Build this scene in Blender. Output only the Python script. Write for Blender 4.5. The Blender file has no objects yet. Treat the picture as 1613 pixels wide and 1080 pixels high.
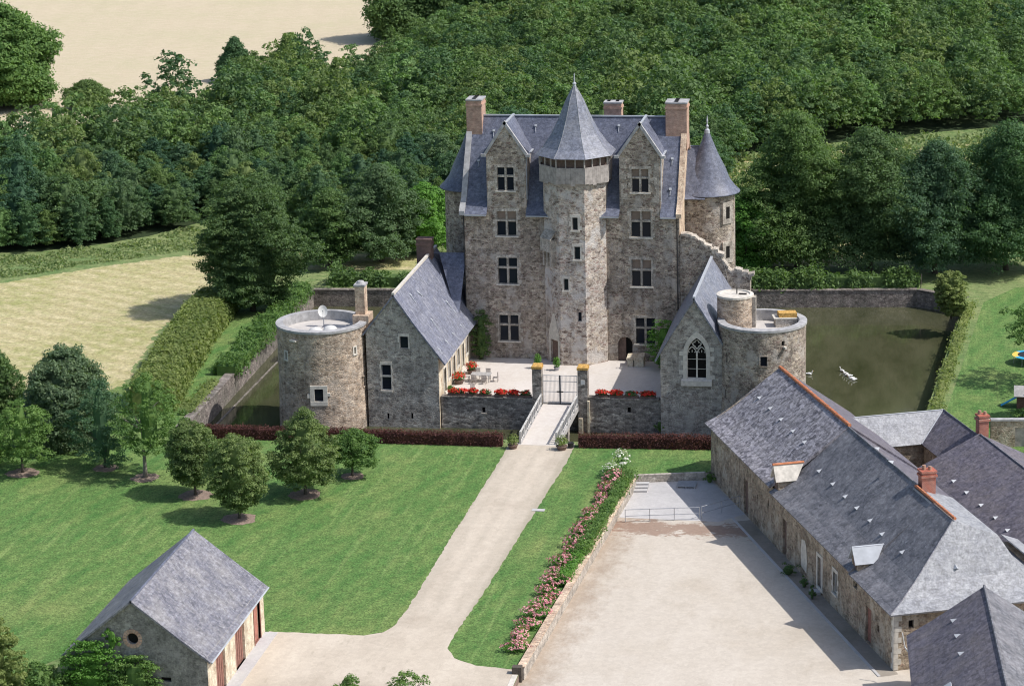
import bpy, bmesh, math, random
import numpy as np
from math import sin, cos, radians, hypot, atan2, pi, sqrt
from mathutils import Vector, Matrix
from mathutils.geometry import tessellate_polygon

# ------------------------------------------------------------------ camera, sky, sun
S = bpy.context.scene
F_PX, TH, RO, PS, HH = 4000.0, radians(15.3), radians(1.4), radians(10.5), 71.5
fw = np.array([-sin(PS)*cos(TH), cos(PS)*cos(TH), -sin(TH)])
r0 = np.array([cos(PS), sin(PS), 0.0]); u0 = np.cross(r0, fw)
RR = r0*cos(RO) - u0*sin(RO); UU = u0*cos(RO) + r0*sin(RO)
CAM = np.array([38.54, -232.63, 71.5])
cd = bpy.data.cameras.new('camera'); cam = bpy.data.objects.new('camera', cd)
S.collection.objects.link(cam); S.camera = cam
cd.sensor_width = 36.0; cd.lens = 36.0*F_PX/1613.0; cd.clip_start = 1.0; cd.clip_end = 6000.0
cam.matrix_world = Matrix(((RR[0], UU[0], -fw[0], CAM[0]), (RR[1], UU[1], -fw[1], CAM[1]), (RR[2], UU[2], -fw[2], CAM[2]), (0, 0, 0, 1)))

SUN_AZ, SUN_EL = radians(-3.0), radians(52.0)      # azimuth from +X towards +Y
w = bpy.data.worlds.new('World'); S.world = w; w.use_nodes = True
nt = w.node_tree; bg = nt.nodes['Background']
sky = nt.nodes.new('ShaderNodeTexSky'); sky.sky_type = 'NISHITA'; sky.sun_disc = False
sky.sun_elevation = SUN_EL; sky.sun_rotation = pi/2 - SUN_AZ; sky.air_density = 1.0; sky.dust_density = 2.0
nt.links.new(sky.outputs[0], bg.inputs[0]); bg.inputs[1].default_value = 0.15
sd = bpy.data.lights.new('sun', 'SUN'); sd.energy = 4.2; sd.angle = radians(0.5); sd.color = (1.0, 0.965, 0.92)
so = bpy.data.objects.new('sun', sd); S.collection.objects.link(so)
sv = Vector((cos(SUN_EL)*cos(SUN_AZ), cos(SUN_EL)*sin(SUN_AZ), sin(SUN_EL)))
so.rotation_euler = sv.to_track_quat('Z', 'Y').to_euler(); so.location = (60, -20, 90)
S.view_settings.view_transform = 'Standard'; S.view_settings.look = 'None'
S.view_settings.exposure = 0.08; S.view_settings.gamma = 1.0
S.cycles.filter_width = 1.1; S.cycles.max_bounces = 5; S.cycles.transparent_max_bounces = 4

# ------------------------------------------------------------------ survey helpers: a photo pixel read onto a real plane
def ray(px, py): return fw + RR*(px-806.5)/F_PX + UU*(540-py)/F_PX
def gz(px, py, z=0.0):
    d = ray(px, py); return CAM + d*(z-CAM[2])/d[2]
def gy(px, py, Y):
    d = ray(px, py); return CAM + d*(Y-CAM[1])/d[1]
def gpl(px, py, P, n):
    d = ray(px, py); n = np.array(n, float); return CAM + d*((np.array(P)-CAM) @ n)/(d @ n)
def gcyl(px, py, cx, cy, r):
    d = ray(px, py); ox, oy = CAM[0]-cx, CAM[1]-cy
    a = d[0]**2+d[1]**2; b = 2*(ox*d[0]+oy*d[1]); c = ox*ox+oy*oy-r*r
    t = (-b - sqrt(max(b*b-4*a*c, 0)))/(2*a); p = CAM + d*t
    return atan2(p[1]-cy, p[0]-cx), p[2]

# ------------------------------------------------------------------ object helpers
COL = S.collection; WL = {}
def meta(o, label=None, cat=None, group=None, kind=None):
    if label: o['label'] = label
    if cat: o['category'] = cat
    if group: o['group'] = group
    if kind: o['kind'] = kind
    return o
def thing(name, label, cat, loc=(0, 0, 0), group=None, rz=0.0):
    o = bpy.data.objects.new(name, None); o.empty_display_size = 0.3; COL.objects.link(o)
    o.location = loc; o.rotation_euler = (0, 0, rz); WL[o.name] = Vector(loc)
    return meta(o, label, cat, group)
class MB:
    def __init__(s): s.v = []; s.f = []
    def face(s, pts):
        n = len(s.v); s.v += [tuple(float(c) for c in p) for p in pts]; s.f.append(tuple(range(n, n+len(pts)))); return s
    def box(s, a, b):
        x0, y0, z0 = a; x1, y1, z1 = b
        return s.obox((x0, y0, z0), (x1-x0, 0, 0), (0, y1-y0, 0), (0, 0, z1-z0))
    def obox(s, O, A, B, Cc):
        O, A, B, Cc = [Vector([float(c) for c in q]) for q in (O, A, B, Cc)]; n = len(s.v)
        s.v += [tuple(O), tuple(O+A), tuple(O+A+B), tuple(O+B), tuple(O+Cc), tuple(O+A+Cc), tuple(O+A+B+Cc), tuple(O+B+Cc)]
        s.f += [tuple(n+i for i in q) for q in ((0, 3, 2, 1), (4, 5, 6, 7), (0, 1, 5, 4), (1, 2, 6, 5), (2, 3, 7, 6), (3, 0, 4, 7))]
        return s
    def slab(s, pts, t, d=None):
        P = [Vector([float(c) for c in p]) for p in pts]
        nrm = Vector((0, 0, 0))
        for i in range(len(P)): nrm += P[i].cross(P[(i+1) % len(P)])
        nrm.normalize()
        if nrm.z < 0 and d is None: P.reverse(); nrm = -nrm
        off = -nrm*t if d is None else Vector(d)*t
        n = len(s.v); k = len(P)
        s.v += [tuple(p) for p in P] + [tuple(p+off) for p in P]
        s.f.append(tuple(n+i for i in range(k))); s.f.append(tuple(n+k+i for i in reversed(range(k))))
        for i in range(k):
            j = (i+1) % k; s.f.append((n+i, n+k+i, n+k+j, n+j))
        return s
    def tube(s, pts, rad, seg=8, cap=True):
        P = [Vector([float(c) for c in p]) for p in pts]; k = len(P)
        if not hasattr(rad, '__len__'): rad = [rad]*k
        n = len(s.v)
        for i, p in enumerate(P):
            t = (P[min(i+1, k-1)]-P[max(i-1, 0)]).normalized()
            a = t.cross(Vector((0, 0, 1)) if abs(t.z) < .9 else Vector((1, 0, 0))).normalized(); b = t.cross(a)
            for j in range(seg):
                q = 2*pi*j/seg; s.v.append(tuple(p + (a*cos(q)+b*sin(q))*rad[i]))
        for i in range(k-1):
            for j in range(seg):
                j2 = (j+1) % seg; s.f.append((n+i*seg+j, n+i*seg+j2, n+(i+1)*seg+j2, n+(i+1)*seg+j))
        if cap:
            s.f.append(tuple(n+j for j in range(seg))[::-1]); s.f.append(tuple(n+(k-1)*seg+j for j in range(seg)))
        return s
    def lathe(s, cx, cy, prof, seg=48, a0=0.0, a1=2*pi, rot=0.0):
        n = len(s.v); full = abs(a1-a0-2*pi) < 1e-6; m = seg if full else seg+1
        for r, z in prof:
            for j in range(m):
                q = rot+a0+(a1-a0)*j/seg; s.v.append((cx+r*cos(q), cy+r*sin(q), z))
        for i in range(len(prof)-1):
            for j in range(seg):
                j2 = (j+1) % m; s.f.append((n+i*m+j, n+i*m+j2, n+(i+1)*m+j2, n+(i+1)*m+j))
        return s
    def disc(s, cx, cy, z, r, seg=48):
        return s.face([(cx+r*cos(2*pi*j/seg), cy+r*sin(2*pi*j/seg), z) for j in range(seg)])
    def panel(s, O, U, N, outline, holes=(), depth=0.35, back=None):
        """vertical wall face with openings: O origin, U unit along, Z up, N outward; holes get reveals"""
        O, U, N = Vector([float(c) for c in O]), Vector(U), Vector(N); Z = Vector((0, 0, 1))
        def W(p, dd=0.0): return O+U*float(p[0])+Z*float(p[1])-N*dd
        loops = [[Vector((p[0], p[1], 0)) for p in outline]] + [[Vector((p[0], p[1], 0)) for p in h] for h in holes]
        flat = [p for l in loops for p in l]; n = len(s.v); s.v += [tuple(W(p)) for p in flat]
        for t in tessellate_polygon(loops):
            a, b, c = [Vector(s.v[n+i]) for i in t]
            s.f.append(tuple(n+i for i in (t if (b-a).cross(c-a).dot(N) > 0 else t[::-1])))
        for h in holes:
            k = len(h); n = len(s.v); s.v += [tuple(W(p)) for p in h]+[tuple(W(p, depth)) for p in h]
            for i in range(k):
                j = (i+1) % k; s.f.append((n+i, n+j, n+k+j, n+k+i))
        if back:
            k = len(outline); n = len(s.v); s.v += [tuple(W(p)) for p in outline]+[tuple(W(p, back)) for p in outline]
            for i in range(k):
                j = (i+1) % k; s.f.append((n+i, n+j, n+k+j, n+k+i))
            if not holes or back > .2: s.f.append(tuple(n+k+i for i in range(k)))
        return s
def rect(x0, x1, z0, z1): return [(x0, z0), (x1, z0), (x1, z1), (x0, z1)]
def mesh_from(name, v, f, mat, smooth=False):
    me = bpy.data.meshes.new(name); me.from_pydata(v, [], f); me.materials.append(mat)
    if smooth: me.polygons.foreach_set('use_smooth', [True]*len(me.polygons))
    me.update(); return me
def fixn(me):
    bm = bmesh.new(); bm.from_mesh(me); bmesh.ops.recalc_face_normals(bm, faces=bm.faces); bm.to_mesh(me); bm.free()
def part(name, mb, mat, parent, label=None, smooth=False, kind=None, fix=False, rough=0.0):
    L = WL[parent.name]
    me = mesh_from(name, [(a-L[0], b-L[1], c-L[2]) for a, b, c in mb.v], mb.f, mat, smooth)
    if fix: fixn(me)
    o = bpy.data.objects.new(name, me); COL.objects.link(o); o.parent = parent; WL[o.name] = L.copy()
    meta(o, label, kind=kind); return o
def solo(name, mb, mat, label, cat, group=None, kind=None, loc=None, smooth=False):
    if loc is None:
        a = np.array(mb.v); loc = ((a[:, 0].min()+a[:, 0].max())/2, (a[:, 1].min()+a[:, 1].max())/2, a[:, 2].min())
    L = loc
    me = mesh_from(name, [(a-L[0], b-L[1], c-L[2]) for a, b, c in mb.v], mb.f, mat, smooth)
    o = bpy.data.objects.new(name, me); COL.objects.link(o); o.location = loc; WL[o.name] = Vector(loc)
    return meta(o, label, cat, group, kind)
def struct(name, mb, mat, smooth=False):
    o = solo(name, mb, mat, None, None, kind='structure', loc=(0, 0, 0), smooth=smooth); return o
def dup(root, loc, rz=0.0, sc=1.0, label=None, group=None):
    r = root.copy(); COL.objects.link(r); r.location = loc; r.rotation_euler = (0, 0, rz)
    r.scale = (sc, sc, sc) if not hasattr(sc, '__len__') else sc
    if label: r['label'] = label
    if group: r['group'] = group
    for ch in list(root.children):
        c = ch.copy(); COL.objects.link(c); c.parent = r
        for g in ch.children:
            d = g.copy(); COL.objects.link(d); d.parent = c
    return r
# ------------------------------------------------------------------ materials
class NT:
    def __init__(s, name):
        s.m = bpy.data.materials.new(name); s.m.use_nodes = True; s.t = s.m.node_tree
        s.b = s.t.nodes['Principled BSDF']; s.b.inputs['Specular IOR Level'].default_value = 0.25
    def n(s, typ, **kw):
        x = s.t.nodes.new('ShaderNode'+typ)
        for k, v in kw.items():
            if hasattr(x, k): setattr(x, k, v)
            else: x.inputs[k].default_value = v
        return x
    def l(s, a, b): s.t.links.new(a, b)
    def coord(s, sc=(1, 1, 1), rot=(0, 0, 0)):
        tc = s.n('TexCoord'); mp = s.n('Mapping'); mp.inputs['Scale'].default_value = sc; mp.inputs['Rotation'].default_value = rot
        s.l(tc.outputs['Object'], mp.inputs[0]); return mp.outputs[0]
    def noise(s, co, scale, detail=4, rough=.6):
        x = s.n('TexNoise'); x.inputs['Scale'].default_value = scale; x.inputs['Detail'].default_value = detail; x.inputs['Roughness'].default_value = rough
        s.l(co, x.inputs['Vector']); return x.outputs[0]
    def ramp(s, fac, stops, interp='LINEAR'):
        x = s.n('ValToRGB'); r = x.color_ramp; r.interpolation = interp
        while len(r.elements) < len(stops): r.elements.new(0.5)
        for e, (p, c) in zip(r.elements, stops): e.position = p; e.color = (c[0], c[1], c[2], 1) if hasattr(c, '__len__') else (c, c, c, 1)
        s.l(fac, x.inputs[0]); return x.outputs[0]
    def mix(s, fac, a, b, mode='MIX'):
        x = s.n('Mix'); x.data_type = 'RGBA'; x.blend_type = mode
        for q, i in ((fac, 0), (a, 6), (b, 7)):
            if hasattr(q, 'is_linked') or hasattr(q, 'links'): s.l(q, x.inputs[i])
            elif hasattr(q, '__len__'): x.inputs[i].default_value = (q[0], q[1], q[2], 1)
            else: x.inputs[i].default_value = q
        return x.outputs[2]
    def math(s, op, a, b=0.0):
        x = s.n('Math'); x.operation = op
        for q, i in ((a, 0), (b, 1)):
            if hasattr(q, 'links'): s.l(q, x.inputs[i])
            else: x.inputs[i].default_value = q
        return x.outputs[0]
    def bump(s, h, strength=.4, dist=.05):
        x = s.n('Bump'); x.inputs['Strength'].default_value = strength; x.inputs['Distance'].default_value = dist
        s.l(h, x.inputs['Height']); s.l(x.outputs[0], s.b.inputs['Normal'])
    def done(s, col, rough=.9):
        if hasattr(col, 'links'): s.l(col, s.b.inputs['Base Color'])
        else: s.b.inputs['Base Color'].default_value = (col[0], col[1], col[2], 1)
        s.b.inputs['Roughness'].default_value = rough; return s.m
def plain(name, col, rough=.7, var=.15, sc=3.0, metal=0.0):
    t = NT(name); co = t.coord(); n = t.noise(co, sc, 4)
    c = t.mix(t.ramp(n, [(.3, 0), (.7, 1)]), [q*(1-var) for q in col], [min(q*(1+var), 1) for q in col])
    t.b.inputs['Metallic'].default_value = metal; return t.done(c, rough)
def rubble(name, cols, mortar, sc=(2.6, 2.6, 5.5), stain=(.12, .1, .08), stain_amt=.5, patch=None, mort_w=.06, bump=.6):
    """rubble masonry: flattened stones of several colours, lime mortar, large weather stains, old render patches"""
    t = NT(name); co = t.coord()
    wob = t.n('TexNoise'); wob.inputs['Scale'].default_value = 1.7; t.l(co, wob.inputs['Vector'])
    vm = t.n('VectorMath'); vm.operation = 'MULTIPLY_ADD'; t.l(wob.outputs['Color'], vm.inputs[0]); vm.inputs[1].default_value = (.35, .35, .2); t.l(co, vm.inputs[2])
    mp = t.n('Mapping'); mp.inputs['Scale'].default_value = sc; t.l(vm.outputs[0], mp.inputs[0])
    v = t.n('TexVoronoi'); v.inputs['Scale'].default_value = 1.0; t.l(mp.outputs[0], v.inputs['Vector'])
    e = t.n('TexVoronoi'); e.feature = 'DISTANCE_TO_EDGE'; e.inputs['Scale'].default_value = 1.0; t.l(mp.outputs[0], e.inputs['Vector'])
    sep = t.n('SeparateColor'); t.l(v.outputs['Color'], sep.inputs[0])
    k = len(cols); c = t.ramp(sep.outputs[0], [((i+.5)/k, q) for i, q in enumerate(cols)], 'LINEAR')
    fine = t.noise(co, 9.0, 3); c = t.mix(.6, c, t.ramp(fine, [(.3, .1), (.7, .85)]), 'OVERLAY')
    c = t.mix(t.ramp(e.outputs['Distance'], [(mort_w*.4, 1), (mort_w*1.6, 0)]), c, mortar)
    big = t.noise(co, .33, 6, .65); st = t.ramp(big, [(.42, 0), (.62, 1)])
    c = t.mix(t.math('MULTIPLY', st, stain_amt), c, stain, 'MIX')
    mid = t.noise(co, 1.3, 6, .75); c = t.mix(.85, c, t.ramp(mid, [(.33, .2), (.67, .82)]), 'OVERLAY')
    rs_ = t.noise(t.coord((1.5, 1.5, .10)), 1.1, 4, .65); c = t.mix(t.math('MULTIPLY', t.ramp(rs_, [(.52, 0), (.68, 1)]), .35), c, [q*.55 for q in stain])
    if patch:
        cp = t.coord((1, 1, .8)); pn = t.noise(cp, .55, 7, .68)
        c = t.mix(t.math('MULTIPLY', t.ramp(pn, [(.53, 0), (.6, 1)]), patch[1]), c, patch[0])
    h = t.mix(.5, t.ramp(e.outputs['Distance'], [(0, 0), (.15, 1)]), fine); t.bump(h, bump, .06)
    return t.done(c, .95)
def slate(name, a, b, course=5.0, lich=(.3, .3, .29), lich_amt=.25, rough=.55, streak=0.0, bump=.3, spot=.2):
    """slates: thin courses that follow the height, per-slate tone, lichen blotches and rain streaks"""
    t = NT(name); co = t.coord()
    mp = t.n('Mapping'); mp.inputs['Scale'].default_value = (3.6, 3.6, course); t.l(co, mp.inputs[0])
    v = t.n('TexVoronoi'); v.inputs['Scale'].default_value = 1.0; v.inputs['Randomness'].default_value = .8; t.l(mp.outputs[0], v.inputs['Vector'])
    sep = t.n('SeparateColor'); t.l(v.outputs['Color'], sep.inputs[0])
    c = t.mix(sep.outputs[0], a, b)
    sz = t.n('SeparateXYZ'); t.l(co, sz.inputs[0])
    wn = t.noise(co, 2.0, 3); zz = t.math('ADD', t.math('MULTIPLY', sz.outputs[2], course), t.math('MULTIPLY', wn, .5))
    fr = t.math('FRACT', zz); c = t.mix(t.ramp(fr, [(0, .55), (.12, 0), (1, 0)]), c, [q*.35 for q in a])
    big = t.noise(co, .5, 7, .7); c = t.mix(t.math('MULTIPLY', t.ramp(big, [(.42, 0), (.66, 1)]), lich_amt), c, lich)
    sp = t.noise(co, 4.5, 3, .75); c = t.mix(t.math('MULTIPLY', t.ramp(sp, [(.6, 0), (.72, 1)]), spot), c, [min(q*1.5, 1) for q in lich])
    if streak:
        cs = t.coord((.6, 2.2, .25)); s2 = t.noise(cs, 1.6, 4, .6); c = t.mix(t.math('MULTIPLY', t.ramp(s2, [(.55, 0), (.75, 1)]), streak), c, [.5, .5, .52])
    md = t.noise(co, 2.3, 5, .75); c = t.mix(.6, c, t.ramp(md, [(.32, .22), (.68, .8)]), 'OVERLAY')
    fi = t.noise(co, 7.0, 4, .8); c = t.mix(.6, c, t.ramp(fi, [(.3, .2), (.7, .8)]), 'OVERLAY')
    t.bump(t.mix(.5, fr, sep.outputs[1]), bump, .04)
    t.b.inputs['Specular IOR Level'].default_value = .4
    return t.done(c, rough)
def leaf(name, lo, hi, rand=.5, trans=.34, tint=0.0):
    """foliage: tone by leaf clump, by tree and by leaf; thin leaves pass some light"""
    t = NT(name); oi = t.n('ObjectInfo'); ge = t.n('NewGeometry'); co = t.coord()
    n = t.noise(co, .9, 3); k = t.math('ADD', t.math('MULTIPLY', ge.outputs['Random Per Island'], .45), t.math('MULTIPLY', t.ramp(n, [(.35, 0), (.65, 1)]), .55))
    k = t.math('ADD', t.math('MULTIPLY', k, 1-rand), t.math('MULTIPLY', oi.outputs['Random'], rand))
    c = t.mix(k, lo, hi)
    if tint: c = t.mix(tint, c, t.mix(1.0, c, t.ramp(oi.outputs['Random'], [(0, (.70, .95, 1.05)), (.2, (1.25, 1.15, .75)), (.4, (.85, .90, .95)), (.6, (1.1, 1.2, .9)), (.75, (1.35, 1.05, .85)), (.9, (.8, 1.05, .9))], 'CONSTANT'), 'MULTIPLY'))
    t.l(c, t.b.inputs['Base Color']); t.b.inputs['Roughness'].default_value = .6; t.b.inputs['Specular IOR Level'].default_value = .2
    tr = t.n('BsdfTranslucent'); t.l(t.mix(1.0, c, (1.3, 1.5, .6), 'MULTIPLY'), tr.inputs[0])
    mx = t.n('MixShader'); mx.inputs[0].default_value = trans; out = t.t.nodes['Material Output']
    t.l(t.b.outputs[0], mx.inputs[1]); t.l(tr.outputs[0], mx.inputs[2]); t.l(mx.outputs[0], out.inputs[0]); return t.m
M = {}
M['stone'] = rubble('castle rubble', [(.17, .13, .10), (.42, .35, .265), (.27, .22, .18), (.56, .47, .37), (.24, .175, .145)], (.44, .385, .32), sc=(2.6, 2.6, 5.4), stain=(.13, .112, .10), stain_amt=.45, patch=((.48, .44, .395), .6))
M['stair'] = rubble('stair tower rubble', [(.22, .165, .135), (.44, .365, .29), (.60, .52, .43), (.33, .24, .205), (.52, .46, .40)], (.54, .49, .43), sc=(2.0, 2.0, 4.2), stain=(.24, .20, .17), stain_amt=.3, patch=((.56, .53, .50), .75))
M['round'] = rubble('round tower rubble', [(.25, .185, .135), (.49, .38, .275), (.35, .26, .19), (.60, .48, .36), (.40, .32, .25)], (.44, .37, .30), sc=(2.1, 2.1, 4.8), stain=(.22, .18, .15), stain_amt=.35, patch=((.42, .38, .33), .3))
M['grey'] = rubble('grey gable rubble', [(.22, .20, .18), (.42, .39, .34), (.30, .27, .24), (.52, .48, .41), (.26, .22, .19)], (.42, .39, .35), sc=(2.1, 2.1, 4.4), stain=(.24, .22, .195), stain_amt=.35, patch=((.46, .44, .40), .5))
M['curtain'] = rubble('curtain wall rubble', [(.15, .135, .12), (.40, .36, .31), (.24, .21, .19), (.54, .49, .42), (.20, .17, .15)], (.30, .27, .23), sc=(1.8, 1.8, 4), stain=(.14, .125, .115), stain_amt=.5)
M['ochre'] = rubble('range rubble', [(.22, .17, .12), (.36, .28, .20), (.30, .24, .18), (.44, .36, .27), (.28, .2, .15)], (.40, .34, .26), stain=(.17, .14, .11), stain_amt=.45, patch=((.50, .45, .37), .6))
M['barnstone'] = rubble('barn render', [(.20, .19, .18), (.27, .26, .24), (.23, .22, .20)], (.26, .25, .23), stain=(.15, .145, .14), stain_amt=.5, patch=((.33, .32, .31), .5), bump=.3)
M['bank'] = rubble('moat revetment', [(.16, .13, .12), (.27, .23, .21), (.22, .19, .17), (.33, .28, .25)], (.20, .18, .16), stain=(.10, .10, .08), stain_amt=.5)
M['ashlar'] = rubble('pale dressed stone', [(.40, .36, .31), (.52, .47, .40), (.46, .41, .35)], (.36, .32, .27), sc=(1.8, 1.8, 3.2), stain=(.30, .27, .24), stain_amt=.5, bump=.2)
M['tuffeau'] = plain('white tuffeau', (.58, .54, .475), .85, .2, 2.5)
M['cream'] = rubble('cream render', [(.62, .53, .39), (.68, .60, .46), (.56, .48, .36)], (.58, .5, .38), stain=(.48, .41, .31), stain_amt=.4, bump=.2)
M['gable'] = rubble('pink stone with sunlit tone', [(.55, .42, .30), (.60, .46, .33), (.50, .38, .28)], (.55, .44, .33), stain=(.44, .33, .25), stain_amt=.4, bump=.25)  # warm pale tone paints sunlight into the stone of the castle's end gable
M['coping'] = plain('lichened coping stone', (.36, .355, .355), .9, .28, 1.8)
M['slate'] = slate('blue slate', (.088, .097, .135), (.132, .142, .185), 6.0, lich=(.22, .235, .30), lich_amt=.3, rough=.5)
M['slate_lt'] = slate('pale tower slate', (.15, .162, .205), (.21, .222, .27), 6.0, lich=(.29, .28, .28), lich_amt=.35, rough=.5)
M['slate_w'] = slate('weathered wing slate', (.13, .14, .19), (.19, .20, .25), 5.0, lich=(.27, .27, .29), lich_amt=.35, streak=.55)
M['slate_r'] = slate('rough lichened slate', (.09, .085, .10), (.36, .34, .37), 2.6, lich=(.36, .34, .33), lich_amt=.3, rough=.85, bump=1.0, spot=.6)
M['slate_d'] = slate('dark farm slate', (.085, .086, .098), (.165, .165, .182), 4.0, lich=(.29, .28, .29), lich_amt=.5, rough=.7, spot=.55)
M['slate_m'] = slate('plum farm slate', (.085, .078, .10), (.16, .148, .175), 4.0, lich=(.2, .17, .15), lich_amt=.35, rough=.8, spot=.3, bump=.7)
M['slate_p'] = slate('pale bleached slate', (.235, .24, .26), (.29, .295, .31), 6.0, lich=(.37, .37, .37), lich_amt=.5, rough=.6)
M['slate_b'] = slate('barn slate', (.11, .11, .135), (.20, .20, .23), 5.5, lich=(.33, .315, .30), lich_amt=.5, rough=.75, spot=.5)
M['zinc'] = plain('zinc', (.40, .42, .45), .5, .12, 1.5)
M['terracotta'] = plain('terracotta ridge tiles', (.52, .20, .10), .85, .25, 4.0)
def brick(name, c1, c2, mortar):
    t = NT(name); co = t.coord(); sx = t.n('SeparateXYZ'); t.l(co, sx.inputs[0])
    cb = t.n('CombineXYZ'); t.l(t.math('ADD', sx.outputs[0], sx.outputs[1]), cb.inputs[0]); t.l(sx.outputs[2], cb.inputs[1])
    b = t.n('TexBrick'); t.l(cb.outputs[0], b.inputs['Vector']); b.inputs['Scale'].default_value = 1.0
    b.inputs['Brick Width'].default_value = .24; b.inputs['Row Height'].default_value = .085; b.inputs['Mortar Size'].default_value = .012
    b.inputs['Color1'].default_value = (*c1, 1); b.inputs['Color2'].default_value = (*c2, 1); b.inputs['Mortar'].default_value = (*mortar, 1)
    n = t.noise(co, 1.6, 5, .7); c = t.mix(.6, b.outputs[0], t.ramp(n, [(.3, .25), (.7, .75)]), 'OVERLAY'); t.bump(n, .3, .03)
    return t.done(c, .95)
M['brick'] = brick('old pink brick', (.52, .31, .22), (.38, .20, .14), (.45, .38, .32))
M['redbrick'] = brick('red brick', (.45, .13, .08), (.34, .09, .06), (.4, .3, .25))
M['darkbrick'] = brick('sooty brick', (.17, .10, .085), (.13, .08, .07), (.18, .14, .12))
M['gatepaint'] = plain('pale grey gate paint', (.50, .50, .50), .6, .1, 4)
M['railwood'] = plain('pale weathered rail wood', (.50, .485, .46), .85, .2, 3)
M['oldwood'] = plain('silvered boards', (.36, .325, .30), .9, .3, 2.2)
M['door'] = plain('weathered brown door', (.16, .11, .09), .8, .25, 5)
M['door_red'] = plain('red brown boards', (.26, .13, .10), .85, .3, 5)
M['white'] = plain('white painted wood', (.62, .61, .58), .6, .08, 4)
M['steel'] = plain('galvanised steel', (.38, .39, .41), .45, .12, 4, .3)
M['iron'] = plain('black iron', (.03, .03, .032), .5, .2, 6)
g = NT('window glass'); g.b.inputs['Specular IOR Level'].default_value = .12; M['glass'] = g.done((.018, .022, .03), .08)
M['blind'] = plain('cream blind behind glass', (.24, .18, .14), .6, .1, 3)
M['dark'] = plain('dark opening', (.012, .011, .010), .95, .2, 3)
M['lichen'] = plain('orange lichened slab', (.50, .30, .09), .95, .45, 6)
M['render'] = plain('pale terrace', (.50, .47, .44), .9, .1, 1.2)
M['soil'] = plain('bare mulch', (.24, .18, .145), .95, .3, 5)
M['bark'] = plain('bark', (.10, .085, .07), .95, .3, 6)
M['bark_lt'] = plain('pale bark', (.22, .20, .17), .95, .3, 6)
M['pot'] = plain('clay pot', (.36, .22, .16), .9, .2, 6)
M['planks'] = plain('grey planks', (.40, .385, .37), .9, .2, 3)
M['blue'] = plain('blue plastic', (.05, .38, .62), .5, .1, 3)
M['yellow'] = plain('yellow foam', (.75, .52, .10), .6, .1, 3)
M['feather'] = plain('white feathers', (.80, .80, .78), .8, .05, 5)
M['orange'] = plain('orange beak', (.7, .3, .05), .6, .1, 5)
# foliage
M['lf_wood'] = leaf('wood leaves', (.044, .092, .042), (.195, .285, .105), .45, tint=.5)
M['lf_woodb'] = leaf('bluish wood leaves', (.036, .084, .050), (.135, .225, .110), .45, tint=.35)
M['lf_dark'] = leaf('dark leaves', (.036, .082, .038), (.170, .260, .080), .25)
M['lf_mid'] = leaf('mid green leaves', (.050, .118, .038), (.21, .325, .088), .2)
M['lf_lime'] = leaf('lime tree leaves', (.048, .098, .034), (.27, .335, .12), .2)
M['lf_bright'] = leaf('bright leaves', (.06, .16, .03), (.20, .38, .08), .15, .35)
M['lf_blue'] = leaf('blue green leaves', (.040, .100, .058), (.16, .26, .13), .15)
M['lf_silver'] = leaf('glossy grey green leaves', (.034, .080, .040), (.22, .29, .16), .15)
M['lf_cedar'] = leaf('yew green needles', (.036, .080, .036), (.165, .245, .085), .1)
M['lf_hedge'] = leaf('mixed hedge leaves', (.095, .150, .042), (.30, .34, .12), .1)
M['lf_red'] = leaf('purple berberis leaves', (.060, .024, .024), (.17, .072, .062), .1)
M['lf_grass'] = leaf('tall grass blades', (.07, .15, .045), (.34, .37, .17), .2)
M['red'] = leaf('red petals', (.50, .02, .015), (.80, .07, .04), .1, .2)
M['pink'] = leaf('pink petals', (.55, .16, .22), (.85, .50, .52), .2, .2)
M['whitefl'] = leaf('white petals', (.70, .68, .62), (.85, .84, .8), .1, .2)
# ground
def lawn():
    t = NT('mown lawn'); co = t.coord(); sx = t.n('SeparateXYZ'); t.l(co, sx.inputs[0])
    wn = t.noise(co, .08, 3)
    a = t.math('ADD', t.math('MULTIPLY', sx.outputs[0], .93), t.math('MULTIPLY', sx.outputs[1], -.37))
    st = t.math('SINE', t.math('ADD', t.math('MULTIPLY', a, 3.1), t.math('MULTIPLY', wn, 5.0)))
    n1 = t.noise(t.coord((1, .5, 1), (0, 0, -.4)), .55, 8, .75); n2 = t.noise(co, 5.5, 4, .8)
    k = t.math('ADD', t.math('MULTIPLY', st, .10), t.math('MULTIPLY', t.ramp(n1, [(.28, 0), (.72, 1)]), .9))
    c = t.mix(k, (.058, .148, .034), (.165, .232, .070))
    big = t.noise(co, .10, 5, .6); c = t.mix(t.math('MULTIPLY', t.ramp(big, [(.50, 0), (.70, 1)]), .45), c, (.25, .265, .095))
    sk = t.noise(t.coord((1.6, .07, 1), (0, 0, -.02)), 1.0, 3, .5); c = t.mix(t.math('MULTIPLY', t.ramp(sk, [(.56, 0), (.66, 1)]), .24), c, (.26, .33, .12))
    sk2 = t.noise(t.coord((.5, .03, 1), (0, 0, -.02)), 1.0, 3, .5); c = t.mix(t.math('MULTIPLY', t.ramp(sk2, [(.5, 0), (.62, 1)]), .35), c, (.055, .15, .035))
    n5 = t.noise(co, 1.6, 5, .75); c = t.mix(.7, c, t.ramp(n5, [(.3, .25), (.7, .75)]), 'OVERLAY'); c = t.mix(1.0, c, t.ramp(n2, [(.32, .18), (.68, .82)]), 'OVERLAY'); t.bump(n2, .8, .08); return t.done(c, .95)
M['lawn'] = lawn()
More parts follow.
